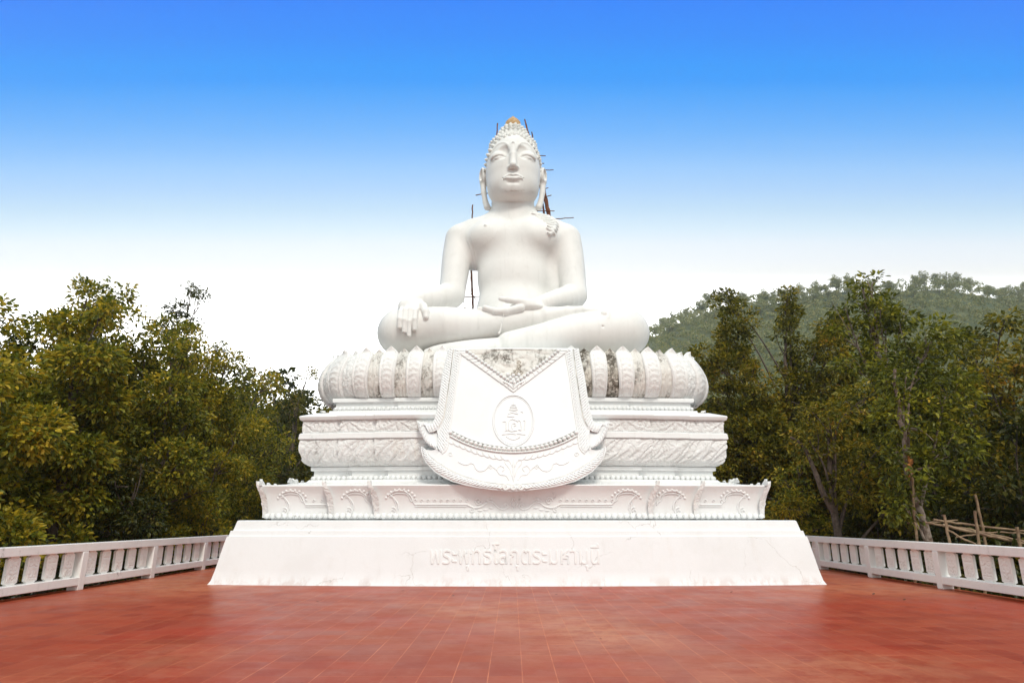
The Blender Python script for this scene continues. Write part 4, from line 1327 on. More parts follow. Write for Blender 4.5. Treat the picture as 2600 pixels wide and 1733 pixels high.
VOX = 0.027
V, F = isosurface(full_body, (-4.75, 19.35, 6.45), (4.75, 23.6, 15.75), VOX)
print('statue', len(V), len(F))
statue = empty('buddha_statue', (0, 21.5, 6.56), 'huge white seated meditating figure, one hand draped over its shin, on the lotus pedestal', 'statue')
b = MB(); b.add(V, F)
body_o = b.build('body', M['statue'], statue, angle=0)
body_o.data.validate()
oj = MB()
oj.tube([(x, torso_y(x, z) + .004, z) for x, z in resample(crv([(-2.43, 9.28), (-2.22, 9.35), (-1.98, 9.28), (-1.80, 9.12), (-1.69, 8.86)], 4), .06)], .013, 6)
oj.build('open_joint', M['black'], statue)
# snail-shell curls of hair over the skull and its top-knot
hb = MB()
cr_pts = []
ga = math.pi * (3 - math.sqrt(5)); N_ = 620
for i in range(N_):
    z = 1 - 2 * (i + .5) / N_; r_ = math.sqrt(1 - z * z); a_ = i * ga
    nx, ny, nz = r_ * math.cos(a_), r_ * math.sin(a_), z
    x, y, zz = nx * 1.03, 21.78 + ny * 1.18, 14.28 + nz * 1.40
    if zz < 13.35: continue
    face = (x / 1.03) ** 2 + ((zz - 13.85) / 1.34) ** 2
    if ny < .22 and face < 1.0 and y < 21.78: continue
    if zz < 14.5 and y < 21.62: continue
    cr_pts.append((x, y, zz, nx, ny, nz))
def curl(x, y, z, nx, ny, nz, r_):
    nrm = Vector((nx, ny, nz)).normalized(); t1 = nrm.orthogonal().normalized(); t2 = nrm.cross(t1)
    p = Vector((x, y, z)); rings = []
    for k, (rr, hh) in enumerate(((1.0, -.35), (1.0, .15), (.72, .50), (.66, .56), (.40, .90), (.06, 1.12))):
        rings.append([p + nrm * (hh * r_) + (t1 * math.cos(q) + t2 * math.sin(q)) * (rr * r_) for q in np.linspace(0, 2 * math.pi, 9)[:-1]])
    hb.grid(np.array([[tuple(v) for v in r__] for r__ in rings]), cv=True)
for c_ in cr_pts: curl(*c_, .078)
# skull cap under the curls and the top-knot mound
def mound(mb, c, prof):
    th = np.linspace(0, 2 * np.pi, 40, endpoint=False)
    mb.grid(np.array([[(c[0] + r_ * math.cos(a_), c[1] + r_ * math.sin(a_) * 1.05, z) for a_ in th] for r_, z in prof]), cv=True, flip=False)
mound(hb, (0, 21.95, 0), [(.98, 14.9), (.90, 15.25), (.72, 15.48), (.56, 15.66), (.50, 15.85), (.44, 16.02), (.30, 16.15), (.02, 16.18)])
for row, (r_, z) in enumerate(((.86, 15.36), (.74, 15.52), (.60, 15.68), (.54, 15.84), (.47, 16.0), (.34, 16.13))):
    m_ = int(2 * math.pi * r_ / .165)
    for k in range(m_):
        a_ = 2 * math.pi * (k + .5 * (row % 2)) / m_
        nz = .25 if row in (3, 4) else .8
        curl(r_ * math.cos(a_), 21.95 + r_ * 1.05 * math.sin(a_), z, math.cos(a_), math.sin(a_), nz, .082)
# rounded skull shell so no gap shows between curls
u = np.linspace(0, 2 * np.pi, 48, endpoint=False); v = np.linspace(.03, 1.35, 20)
hb.grid(np.array([[(1.05 * math.sin(b_) * math.cos(a_), 21.80 + 1.18 * math.sin(b_) * math.sin(a_), 14.28 + 1.40 * math.cos(b_)) for a_ in u if True] for b_ in (.03, .2, .35, .5, .58)]), cv=True, flip=True)
hb.build('curled_hair', M['hair'], statue, angle=60)
fb = MB()
mound(fb, (0, 21.95, 0), [(.20, 16.05), (.30, 16.15), (.325, 16.28), (.29, 16.42), (.20, 16.54), (.09, 16.64), (.01, 16.74)])
fb.build('finial', M['finial'], statue)
# ------------------------------------------------------------------ balustrades along both sides of the deck
def child_copy(o, parent, dx=0, dy=0, dz=0):
    c = o.copy(); SC.collection.objects.link(c); c.parent = parent
    c.location = o.location + Vector((dx, dy, dz))
    return c
def balustrade(sg, y_ref, label):
    root = empty('balustrade', (sg * 10.33, 12.0, 0), label, 'balustrade', 'balustrades along the deck')
    y0, y1 = -6.0, 32.2
    post_y = [y_ref + 3.15 * k for k in range(-7, 6) if y0 < y_ref + 3.15 * k < y1]
    b = MB(); b.box((sg * 10.33, (y0 + y1) / 2, 0.955), (0.258, y1 - y0, 0.19)); b.build('top_rail', M['rail'], root, smooth=True, angle=30, bevel=.012)
    b = MB(); b.box((sg * 10.33, (y0 + y1) / 2, 0.200), (0.258, y1 - y0, 0.18)); b.build('bottom_rail', M['rail'], root, smooth=True, angle=30, bevel=.012)
    b = MB(); b.box((sg * 10.33, post_y[0], 0.4285), (0.270, 0.21, 0.859)); p0 = b.build('post', M['rail'], root, smooth=True, angle=30, bevel=.012)
    for y in post_y[1:]: child_copy(p0, root, dy=y - post_y[0])
    # baluster: flat slab with cut corners, standing between the rails, moulded flower relief on its face
    def slab_mesh(yc, seed):
        mb = MB()
        w, h, z0 = .178, .568, .291
        poly = [(-w + .06, 0), (-w + .06, .022), (-w, .05), (-w, h - .05), (-w + .06, h - .022), (-w + .06, h), (w - .06, h), (w - .06, h - .022), (w, h - .05), (w, .05), (w - .06, .022), (w - .06, 0)]
        V0 = [(sg * 10.33 - .032, yc + a, z0 + z) for a, z in poly]; V1 = [(sg * 10.33 + .032, yc + a, z0 + z) for a, z in poly]
        n = len(poly); c0 = [(sg * 10.33 - .032, yc, z0 + h / 2)]; c1 = [(sg * 10.33 + .032, yc, z0 + h / 2)]
        mb.add(V0 + c0, [[n, (i + 1) % n, i] for i in range(n)]); mb.add(V1 + c1, [[n, i, (i + 1) % n] for i in range(n)])
        mb.add(V0 + V1, [[i, (i + 1) % n, (i + 1) % n + n, i + n] for i in range(n)])
        # relief
        uy = np.linspace(-w + .035, w - .035, 20); uz = np.linspace(.06, h - .06, 34)
        Y, Z = np.meshgrid(uy, uz, indexing='ij')
        orn = Wavy(seed, 26)
        hgt = .012 * smooth(.25, .8, np.abs(np.sin(orn(np.abs(Y), Z) * np.pi * 2.4)))
        hgt[0] = hgt[-1] = -.004; hgt[:, 0] = hgt[:, -1] = -.004
        X = sg * 10.33 - sg * (.0325 + hgt)
        mb.grid(np.stack([X, yc + Y, z0 + Z], -1), flip=(sg > 0))
        return mb
    protos = []
    for k, py in enumerate(post_y[:-1]):
        for j in range(5):
            y = py + .13 + .29 + j * (2.89 - .58) / 4
            if len(protos) < 3:
                o = slab_mesh(y, 71 + j * 7).build('baluster', M['baluster'], root, angle=35); protos.append((o, y))
            else:
                o, yy = protos[(k * 5 + j) % 3]
                child_copy(o, root, dy=y - yy)
    return root
balustrade(-1, 16.2, 'white concrete balustrade with carved slab balusters on the left edge of the red deck')
balustrade(1, 16.45, 'white concrete balustrade with carved slab balusters on the right edge of the red deck')

# ------------------------------------------------------------------ bamboo scaffold left standing behind the statue
scf = empty('bamboo_scaffold', (0, 23.3, 6.6), 'remains of thin rusty brown bamboo scaffold sticking out behind the statue', 'scaffold')
def pole(parent, pts, r0, r1, mat, name='pole', knots=True):
    mb = MB(); P = resample(crv(pts, 4) if len(pts) > 2 else pts, .16)
    n = len(P); rr = np.linspace(r0, r1, n)
    if knots: rr = rr * (1 + .18 * (np.arange(n) % 3 == 0))
    P = P + np.random.default_rng(int(abs(P[0][0] * 100)) + n).normal(0, .006, P.shape)
    mb.tube(P, rr, 7)
    return mb.build(name, mat, parent)
RD = M['bamboo_red']
pole(scf, [(2.2, 23.35, 6.6), (1.75, 23.3, 11.0), (1.41, 23.25, 13.2), (1.15, 23.25, 14.6)], .085, .075, RD)
pole(scf, [(1.45, 23.35, 12.9), (1.18, 23.3, 14.5), (.74, 23.25, 16.3), (.49, 23.2, 17.45)], .05, .028, RD)
pole(scf, [(-1.55, 23.3, 6.6), (-1.53, 23.3, 9.4), (-1.60, 23.3, 10.75), (-1.60, 23.25, 13.61)], .05, .024, RD)
pole(scf, [(-1.2, 23.4, 6.7), (-.85, 23.3, 13.0), (-.63, 23.2, 17.26)], .05, .025, RD)
pole(scf, [(1.3, 23.4, 12.8), (.77, 23.2, 16.85)], .04, .022, RD)
for a, b_ in (((1.02, 23.15, 13.84), (1.53, 23.15, 13.97)), ((1.18, 23.15, 14.24), (1.40, 23.2, 14.31)), ((-.9, 23.25, 13.36), (1.63, 23.15, 13.29)), ((1.2, 23.2, 12.93), (2.38, 23.2, 13.02)),
              ((-1.47, 23.2, 14.0), (-.9, 23.25, 14.12)), ((-1.86, 23.2, 9.74), (-1.0, 23.2, 9.74)), ((-1.86, 23.2, 9.32), (-1.4, 23.2, 9.03)), ((.9, 23.2, 15.78), (1.33, 23.2, 15.76)), ((.8, 23.2, 15.1), (1.62, 23.2, 15.13)), ((-1.6, 23.2, 9.86), (-1.42, 23.2, 9.62)), ((.8, 23.2, 15.4), (1.26, 23.2, 15.42))):
    pole(scf, [a, b_], .021, .016, RD, 'cross_piece', knots=False)

# ------------------------------------------------------------------ bamboo frame behind the right balustrade
def stick(pts, r, label, mat=None, group='bamboo sticks behind the right balustrade', mottled=0):
    c = pts[0]; root = None
    mb = MB(); P = resample(pts, .14); n = len(P)
    rr = .66 * r * (1 + .14 * (np.arange(n) % 3 == 0)) * np.linspace(1.0, .88, n)
    P = P + np.random.default_rng(n + int(abs(c[0]) * 31)).normal(0, .008, P.shape)
    mb.tube(P, rr, 8)
    o = mb.build('bamboo_post' if abs(pts[-1][2] - pts[0][2]) > 1.4 and abs(pts[-1][0] - pts[0][0]) < .5 else 'bamboo_rail', mat or M['bamboo'])
    return tag(o, label, 'bamboo stick', group)
GZ = -1.6
stick([(10.72, 16.5, GZ), (10.66, 16.5, .6), (10.62, 16.5, 1.72)], .052, 'short upright bamboo post with cut top, nearest the tall pale trunk')
stick([(11.2, 16.5, GZ), (11.33, 16.5, .8), (11.40, 16.5, 1.80)], .055, 'tallest front bamboo post, between two others behind the rail')
stick([(12.56, 18.0, GZ), (12.56, 18, 1.3), (12.53, 18.0, 2.25)], .055, 'upright bamboo post standing further back than the rest')
stick([(11.90, 16.0, GZ), (11.97, 16, .9), (11.98, 16.0, 1.43)], .058, 'thick short bamboo post with lichen, at the right edge of the photo')
stick([(10.35, 18.2, GZ), (10.74, 18.0, 1.0), (10.90, 18.0, 2.95)], .055, 'thin leaning bamboo pole beside the mottled tree trunk')
stick([(10.80, 17.6, 1.52), (11.6, 16.9, 1.33), (12.5, 16.2, 1.03)], .040, 'long pale bamboo rail sloping down to the right, lower of the pair')
stick([(10.75, 16.8, 1.46), (11.6, 16.6, 1.23), (13.0, 16.4, .90)], .055, 'thick bamboo rail sloping down across the posts')
stick([(11.4, 18.2, 1.58), (13.0, 18.1, 1.37), (15.5, 18.0, 1.10)], .048, 'grey bamboo rail running behind the posts')
stick([(10.8, 18.4, 1.50), (11.6, 18.4, 1.52), (12.2, 18.4, 1.58)], .03, 'thin nearly level bamboo twig tied to the posts')
stick([(11.4, 17.4, 1.15), (12.4, 17.4, 1.28), (14.5, 17.6, 1.22)], .03, 'thin bamboo rail rising slightly to the right')
stick([(10.75, 16.7, 1.35), (10.9, 16.4, 1.15), (11.6, 16.2, .75)], .035, 'split bamboo brace falling from left to right behind the first post')

# ------------------------------------------------------------------ trees
def leaf_block(P, A, size, wratio, rnd, droop=.25, fold=.25):
    """P: bases, A: axis directions.  two quads per leaf"""
    n = len(P)
    A = A + rnd.normal(0, .55, A.shape); A[:, 2] -= droop
    A /= np.linalg.norm(A, axis=1)[:, None] + 1e-6
    up = rnd.normal(0, .45, A.shape); up[:, 2] += 1.0
    Wd = np.cross(A, up); Wd /= np.linalg.norm(Wd, axis=1)[:, None] + 1e-6
    Nn = np.cross(Wd, A)
    s_ = (size * rnd.uniform(.6, 1.3, n))[:, None]
    w_ = s_ * wratio
    dn = Nn * s_
    base = P
    L1 = P + A * s_ * .35 + Wd * w_ * .5 + dn * fold * .25
    L2 = P + A * s_ * .75 + Wd * w_ * .36 + dn * fold * .10
    tip = P + A * s_ - dn * .16
    R2 = P + A * s_ * .75 - Wd * w_ * .36 + dn * fold * .10
    R1 = P + A * s_ * .35 - Wd * w_ * .5 + dn * fold * .25
    V = np.stack([base, L1, L2, tip, R2, R1], 1).reshape(-1, 3)
    k = np.arange(n)[:, None] * 6
    F = np.vstack([k + np.array([[0, 1, 2, 3]]), k + np.array([[0, 3, 4, 5]])])
    return V, F
def crown_mesh(blobs, n_cl, per, cl_r, size, wratio, seed, droop=.25, shell=.55, rosette=True):
    r = np.random.default_rng(seed)
    B = np.array(blobs, float)
    vol = (B[:, 3] * B[:, 4] * B[:, 5]) ** .55
    pick = r.choice(len(B), n_cl, p=vol / vol.sum())
    d = r.normal(0, 1, (n_cl, 3)); d /= np.linalg.norm(d, axis=1)[:, None]
    rad = r.uniform(0, 1, n_cl) ** (1 / 3) * (1 - shell) + shell
    C = B[pick, :3] + d * rad[:, None] * B[pick, 3:6]
    k = r.poisson(per * 1.55, n_cl) + 2
    idx = np.repeat(np.arange(n_cl), k)
    n = len(idx)
    off = r.normal(0, 1, (n, 3)); off /= np.linalg.norm(off, axis=1)[:, None]
    off[:, 2] *= .7
    P = C[idx] + off * (cl_r * r.uniform(.1, 1.0, n) ** .6)[:, None]
    A = off * 1.0 + d[idx] * .6
    V, F = leaf_block(P, A, size * .78, wratio, r, droop)
    return V, F, C
def branchwork(mb, trunk, blobs, r0, seed, twigs=None):
    r = np.random.default_rng(seed)
    T = resample(crv(trunk, 4) if len(trunk) > 2 else trunk, .35)
    T = T + r.normal(0, .02, T.shape)
    n = len(T)
    mb.tube(T, np.linspace(r0, r0 * .28, n) * (1 + .25 * np.exp(-np.arange(n) / 1.6)), 9)
    H0, H1 = T[0][2], T[-1][2]
    for b_ in blobs:
        c = np.array(b_[:3])
        # leave the trunk well below the blob
        zt = H0 + (c[2] - H0) * r.uniform(.45, .75)
        i = int(np.clip(np.searchsorted(T[:, 2], zt), 1, n - 1))
        a = T[i]
        m_ = (a + c) / 2 + np.array([0, 0, .12 * np.linalg.norm(c - a)]) + r.normal(0, .1, 3)
        rad = r0 * .42 * (1 - (zt - H0) / max(H1 - H0, .1) * .5)
        P = crv([tuple(a), tuple(m_), tuple(c)], 5)
        mb.tube(P, np.linspace(rad, .02, len(P)), 6)
        for _ in range(3):
            e = c + r.normal(0, .55, 3) * np.array(b_[3:6])
            s0 = (m_ + c) / 2
            P2_ = crv([tuple(s0), tuple((s0 + e) / 2 + r.normal(0, .08, 3)), tuple(e)], 3)
            mb.tube(P2_, np.linspace(.028, .008, len(P2_)), 4, caps=False)
def auto_blobs(x, y, z0, z1, rx, n, seed, profile='round', ry=None, lean=(0, 0)):
    r = np.random.default_rng(seed); out = []
    ry = ry or rx
    for i in range(n):
        q = (i + .5) / n
        if profile == 'round': env = math.sin(math.pi * min(1, .12 + q * .80)) ** .7
        elif profile == 'column': env = .55 + .35 * math.sin(q * 9 + seed) * .5
        elif profile == 'cone': env = 1.05 - .85 * q
        elif profile == 'umbrella': env = .35 + .65 * q if q < .85 else .7
        a = i * 2.4 + r.uniform(-.4, .4); d = r.uniform(.25, .78) * env
        br = rx * env * r.uniform(.34, .52)
        out.append((x + lean[0] * q + math.cos(a) * d * rx, y + lean[1] * q + math.sin(a) * d * ry, z0 + (z1 - z0) * q - br * .3, br, br * ry / rx, br * r.uniform(.65, .95)))
    return out
def tree(x, y, top, rx, label, leaf='leaf_teak', size=.24, wr=.55, cl=420, per=13, clr=.33, prof='round', nb=14, seed=1, bark='bark', tr=.16, low=.18, name='tree', group=None, trunk=None, blobs=None, cat='tree', ry=None, lean=(0, 0), droop=.25, shell=.5):
    gz = float(ground_z(x, y)) - .1
    root = empty(name, (x, y, gz), label, cat, group)
    z0 = gz + (top - gz) * low
    bl = blobs or auto_blobs(x, y, z0, top, rx, nb, seed, prof, ry, lean)
    trunk = trunk or [(x, y, gz), (x + .12 * math.sin(seed), y, gz + (top - gz) * .35), (x + lean[0] * .6 + .2 * math.cos(seed * 2), y + lean[1] * .6, gz + (top - gz) * .82)]
    mb = MB(); branchwork(mb, trunk, bl, tr, seed + 50)
    mb.build('trunk', M[bark], root, angle=0)
    V, F, C = crown_mesh(bl, cl, per, clr, size, wr, seed + 9, droop, shell)
    mb = MB(); mb.add(V, F); mb.build('crown', M[leaf], root, smooth=False)
    return root

GL = 'broad-leaved trees behind the left balustrade'
tree(-12.9, 15.2, 5.6, 2.0, 'leafy young tree with big yellowing leaves at the left edge, nearest the left balustrade', size=.21, wr=.62, cl=560, per=13, clr=.36, seed=3, nb=12, low=.12, group=GL, tr=.09)
tree(-15.0, 17.2, 7.3, 2.3, 'big-leaved tree whose crown is cut by the left edge of the photo', size=.21, wr=.6, cl=680, per=14, clr=.38, seed=5, nb=14, low=.25, group=GL)
tree(-13.4, 19.4, 8.2, 2.0, 'broad rounded tree with large olive leaves, second from the left edge', size=.21, wr=.6, cl=680, per=14, clr=.36, seed=8, nb=14, low=.22, group=GL)
tree(-15.3, 22.5, 10.1, 2.7, 'tallest leafy tree of the left grove, its round top against the sky', size=.19, cl=860, per=15, seed=12, nb=17, low=.3, group=GL, tr=.2)
tree(-12.8, 23.6, 8.5, 2.2, 'dense golden green tree in the middle of the left grove', size=.19, cl=720, per=15, seed=15, nb=15, low=.22, group=GL)
tree(-14.6, 27.0, 10.2, 2.6, 'tall loose-topped tree behind the middle of the left grove', size=.18, cl=760, per=15, seed=18, nb=15, low=.3, group=GL)
tree(-13.0, 27.6, 9.3, 2.5, 'golden green tree near the right end of the left grove', size=.18, cl=700, per=15, seed=21, nb=15, low=.2, group=GL)
tree(-13.3, 31.6, 9.2, 2.6, 'rounded tree at the right end of the left grove, closest to the plinth corner', leaf='leaf_teak', size=.19, cl=640, per=14, seed=24, nb=15, low=.14, group=GL)
tree(-15.6, 29.0, 12.7, 1.3, 'slender airy tree sticking out above the left grove with sparse dark leaves', leaf='leaf_dark', size=.17, wr=.5, cl=75, per=10, clr=.25, seed=27, nb=7, low=.72, group=GL, tr=.09, prof='umbrella', lean=(.3, 0))
tree(-11.9, 20.6, 3.6, 1.35, 'low bushy shrub just behind the left balustrade', leaf='leaf_dark', size=.2, cl=190, per=11, clr=.28, seed=31, nb=9, low=.1, name='shrub', cat='shrub', tr=.05)
tree(-11.8, 25.4, 4.2, 1.4, 'leafy shrub with yellow flecks behind the far end of the left balustrade', leaf='leaf_teak', size=.18, cl=230, per=12, clr=.26, seed=33, nb=9, low=.1, name='shrub', cat='shrub', tr=.05)
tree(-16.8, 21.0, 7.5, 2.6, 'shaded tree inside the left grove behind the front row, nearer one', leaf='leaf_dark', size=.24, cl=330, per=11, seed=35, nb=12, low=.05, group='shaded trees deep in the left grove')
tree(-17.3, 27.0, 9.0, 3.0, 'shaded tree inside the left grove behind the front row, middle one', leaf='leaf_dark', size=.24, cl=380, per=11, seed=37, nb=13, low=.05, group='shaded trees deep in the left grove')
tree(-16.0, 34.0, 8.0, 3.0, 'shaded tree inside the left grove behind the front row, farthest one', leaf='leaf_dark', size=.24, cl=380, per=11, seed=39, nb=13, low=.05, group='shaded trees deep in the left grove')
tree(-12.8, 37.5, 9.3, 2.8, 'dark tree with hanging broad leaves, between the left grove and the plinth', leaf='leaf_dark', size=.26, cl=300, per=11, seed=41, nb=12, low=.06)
tree(-11.2, 41.5, 11.0, 3.2, 'olive brown tree just left of the lotus pedestal', leaf='leaf_rust', size=.24, cl=380, per=12, seed=43, nb=13, low=.05)
tree(-15.6, 45, 12.2, 3.6, 'paler tree rising behind the gap left of the pedestal', leaf='leaf_rust', size=.24, cl=420, per=11, seed=45, nb=14, low=.1)
tree(-10.6, 49, 13.6, 3.4, 'tree with a small feathery top just left of the lotus rim', leaf='leaf_dark', size=.22, cl=400, per=11, seed=47, nb=14, low=.1, prof='cone')
tree(-8.0, 36, 6.0, 2.2, 'dark low tree half hidden by the left side of the pedestal', leaf='leaf_dark', size=.22, cl=280, per=11, seed=48, nb=11, low=.02)

# right side
def spire(x, y, z0, z1, r_, n, seed, bend=0.0):
    r = np.random.default_rng(seed); out = []
    for i in range(n):
        q = i / (n - 1)
        rr = r_ * (1.15 - .65 * q) * r.uniform(.8, 1.15)
        out.append((x + bend * q + r.uniform(-.35, .35) * rr * 1.3, y + r.uniform(-.5, .5) * rr, z0 + (z1 - rr * .6 - z0) * q, rr, rr, rr * .9))
    return out
bl = spire(11.0, 30, 4.0, 12.4, 1.45, 10, 1, -.3) + spire(13.5, 30.4, 5.0, 12.6, .95, 9, 2, 0) + spire(15.3, 30, 3.0, 10.9, 1.3, 9, 3, .1) + spire(9.3, 29.6, 2.5, 9.4, 1.1, 8, 4, -.5) + auto_blobs(12.7, 30, 0, 7.2, 3.3, 15, 9)
tree(12.6, 30, 12.5, 3, 'tree with several ragged upright spires of brownish leaves, right of the lotus pedestal', leaf='leaf_rust', size=.22, wr=.55, cl=3200, per=13, clr=.27, blobs=bl, seed=60, tr=.2, trunk=[(12.6, 30, -1.8), (12.7, 30, 2), (12.9, 30.1, 6.5), (13.2, 30.2, 10)], droop=.1)
bl = spire(13.9, 24, 3.2, 10.9, .85, 12, 11, .05) + [(15.1, 24, 9.0, .55, .5, .35), (12.9, 24, 8.7, .6, .5, .3), (13.0, 24, 7.3, .6, .6, .35), (15.2, 24.2, 7.2, .7, .6, .4), (14.6, 24, 9.7, .5, .4, .3), (12.8, 23.7, 9.5, .45, .4, .25), (14.9, 23.8, 5.8, .9, .8, .7), (13.0, 24, 5.5, .9, .8, .7), (13.9, 23.6, 4.0, 1.2, 1, .9), (14.6, 24, 2.6, 1.2, 1, .9), (12.9, 23.6, 2.4, .9, .8, .8)]
tree(14.0, 24, 11, 2, 'tall slim fresh green tree with airy layered branches, highest tree on the right', leaf='leaf_fresh', size=.25, wr=.5, cl=560, per=10, clr=.30, blobs=bl, seed=62, bark='bark_pale', tr=.13, trunk=[(14.1, 24, -1.8), (14.2, 24, 3), (14.05, 24, 7.0), (13.8, 24, 10.4)], droop=.15, shell=.3)
tree(16.6, 21.6, 8.5, 2.3, 'dark layered tree with reddish brown leaves near the right edge, left one of two', leaf='leaf_rust', size=.21, cl=560, per=13, seed=64, nb=16, low=.22, tr=.14)
tree(19.0, 21.4, 8.3, 2.3, 'dark layered tree cut by the right edge of the photo', leaf='leaf_rust', size=.21, cl=500, per=13, seed=66, nb=15, low=.2, tr=.14)
OX = -.18; OY = 1.7
bl = [(10.35, 20.6, 4.2, .8, .7, .6), (11.1, 20.6, 5.0, .9, .8, .7), (12.0, 20.4, 3.5, 1.0, .8, .8), (12.3, 20.5, 5.6, .8, .7, .6), (11.5, 20.3, 2.5, .9, .7, .7), (12.6, 20.2, 2.0, .8, .7, .7)]
tree(10.95 + OX, 22.3, 6, 1.5, 'forked grey trunk tree leaning left just behind the right balustrade', leaf='leaf_rust', size=.2, wr=.5, cl=240, per=11, clr=.28, blobs=[(a_ + OX, b_ + OY, c_, d_, e_, f_) for a_, b_, c_, d_, e_, f_ in bl], seed=68, tr=.19, trunk=[(10.95 + OX, 22.3, -1.8), (10.98 + OX, 22.3, .6), (10.90 + OX, 22.3, 1.8), (11.02 + OX, 22.3, 4.6)])
# its bare left limb
lp = resample(crv([(10.76, 22.3, 1.75), (10.40, 22.2, 2.4), (10.16, 22.15, 3.2), (9.86, 22.1, 4.0), (9.45, 22.1, 4.3)], 4), .15)
mb = MB(); mb.tube(lp, np.linspace(.12, .04, len(lp)), 7)
lo = mb.build('limb', M['bark']); 
for o in SC.objects:
    if o.get('label', '').startswith('forked grey trunk'): lo.parent = o; lo.location = -o.location
bl = [(11.3, 18.4, 4.4, .9, .8, .8), (12.2, 18.3, 3.6, .9, .8, .8), (11.6, 18.6, 5.8, .9, .8, .8), (12.6, 18.5, 5.2, .9, .8, .7), (10.9, 18.2, 3.0, .7, .6, .6), (10.7, 18.3, 2.0, .6, .5, .5), (12.5, 18.5, 6.8, .8, .7, .6)]
tree(11.3, 18.3, 7, 1.5, 'tree with a thick pale mottled trunk and patches of orange bark, behind the right balustrade', leaf='leaf_fresh', size=.2, wr=.52, cl=300, per=11, clr=.28, blobs=bl, seed=70, bark='bark_pale', tr=.15, trunk=[(11.35, 18.3, -1.8), (11.25, 18.3, 1.2), (10.98, 18.3, 2.6), (11.05, 18.3, 5.8)])
# orange patch of peeling bark on that trunk
pt = MB(); pt.sphere((10.97, 18.18, 2.85), .13, 10, 8, (.8, .4, 1.9)); pt.sphere((11.03, 18.17, 3.2), .10, 10, 8, (.8, .4, 1.6))
po = pt.build('bark_patch', simple('orange_peeling_bark', (0.50, 0.20, 0.05), .8, .5, 14, .03, (.20, .07, .02)))
for o in SC.objects:
    if o.get('label', '').startswith('tree with a thick pale'): po.parent = o; po.location = -o.location
tree(14.6, 19.2, 4.6, 1.9, 'dark broad-leaved bush behind the bamboo frame', leaf='leaf_dark', size=.26, cl=300, per=11, seed=72, nb=11, low=.04, name='shrub', cat='shrub', tr=.06)
tree(16.4, 18.0, 4.4, 1.8, 'bright green bush at the right edge behind the bamboo frame', leaf='leaf_fresh', size=.22, cl=280, per=11, seed=74, nb=11, low=.04, name='shrub', cat='shrub', tr=.06)
tree(12.4, 23.0, 4.0, 1.6, 'small-leaved bush between the forked trunk and the pale trunk', leaf='leaf_dark', size=.17, cl=300, per=12, clr=.26, seed=76, nb=11, low=.04, name='shrub', cat='shrub', tr=.05)
tree(10.9, 25.6, 3.9, 1.5, 'sunlit yellowish bush just right of the plinth corner', leaf='leaf_teak', size=.16, cl=300, per=12, clr=.25, seed=78, nb=11, low=.04, name='shrub', cat='shrub', tr=.05)
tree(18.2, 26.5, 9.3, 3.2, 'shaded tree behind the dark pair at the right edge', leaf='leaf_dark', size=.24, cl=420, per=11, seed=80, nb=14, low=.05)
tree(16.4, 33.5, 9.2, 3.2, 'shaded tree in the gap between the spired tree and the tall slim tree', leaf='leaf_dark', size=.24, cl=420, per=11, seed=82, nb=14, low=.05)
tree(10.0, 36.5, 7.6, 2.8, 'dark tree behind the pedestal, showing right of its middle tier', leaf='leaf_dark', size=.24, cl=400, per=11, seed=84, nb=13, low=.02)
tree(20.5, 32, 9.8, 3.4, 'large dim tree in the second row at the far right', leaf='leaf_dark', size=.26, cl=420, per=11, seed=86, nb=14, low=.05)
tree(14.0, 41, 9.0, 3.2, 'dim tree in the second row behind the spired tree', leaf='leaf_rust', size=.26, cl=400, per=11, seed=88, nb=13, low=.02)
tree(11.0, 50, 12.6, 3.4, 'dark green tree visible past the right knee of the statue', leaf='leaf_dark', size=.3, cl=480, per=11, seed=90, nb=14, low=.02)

# background trees: three shapes, copied with their parts
def copy_tree(o, loc, rz, s_, label, group):
    c = o.copy(); SC.collection.objects.link(c); c.location = loc; c.rotation_euler = (0, 0, rz); c.scale = (s_, s_, s_ * random.uniform(.9, 1.1))
    c['label'] = label; c['group'] = group
    for ch in [k for k in SC.objects if k.parent == o]:
        d_ = ch.copy(); SC.collection.objects.link(d_); d_.parent = c
    return c
def local_tree(H, rx, seed, leaf, size, cl, label, group, at_, prof='round', low=.15, tr=.18, per=9, clr=.5, name='tree'):
    root = empty(name, at_, label, 'tree', group)
    bl = auto_blobs(0, 0, H * low, H, rx, 13, seed, prof)
    m1 = MB(); branchwork(m1, [(0, 0, 0), (.2, 0, H * .4), (0, .1, H * .85)], bl, tr, seed); t_ = m1.build('trunk', M['bark'], None, angle=0); t_.parent = root
    V, F, C = crown_mesh(bl, cl, per, clr, size, .6, seed); m2 = MB(); m2.add(V, F); c_ = m2.build('crown', M[leaf], None, smooth=False); c_.parent = root
    return root
GB = 'trees of the wood behind the terrace'
LBL = 'dim green tree in the wood behind the terrace trees'
bgp = []
spots = []
rb = random.Random(4)
for row, yy in enumerate((52, 62, 76, 92)):
    for k in range(-9, 10):
        x = k * (6.0 + row * 1.3) + rb.uniform(-1.6, 1.6)
        if abs(x) < yy * .10: continue
        spots.append((x, yy + rb.uniform(-3, 3), row))
protos = []
for i, (leaf, sd_) in enumerate((('leaf_dark', 101), ('leaf_rust', 102), ('leaf_dark', 103))):
    x, y, row = spots[i]
    protos.append(local_tree(10.5, 3.4, sd_, leaf, .42, 330, LBL, GB, (x, y, float(ground_z(x, y)) - .2)))
for i, (x, y, row) in enumerate(spots[3:]):
    lim = (.222 * y + 2.6 if x < 0 else .19 * y + 2.6) / 10.5
    copy_tree(protos[i % 3], (x, y, float(ground_z(x, y)) - .2), rb.uniform(0, 6.28), lim * rb.uniform(.86, 1.0), LBL, GB)

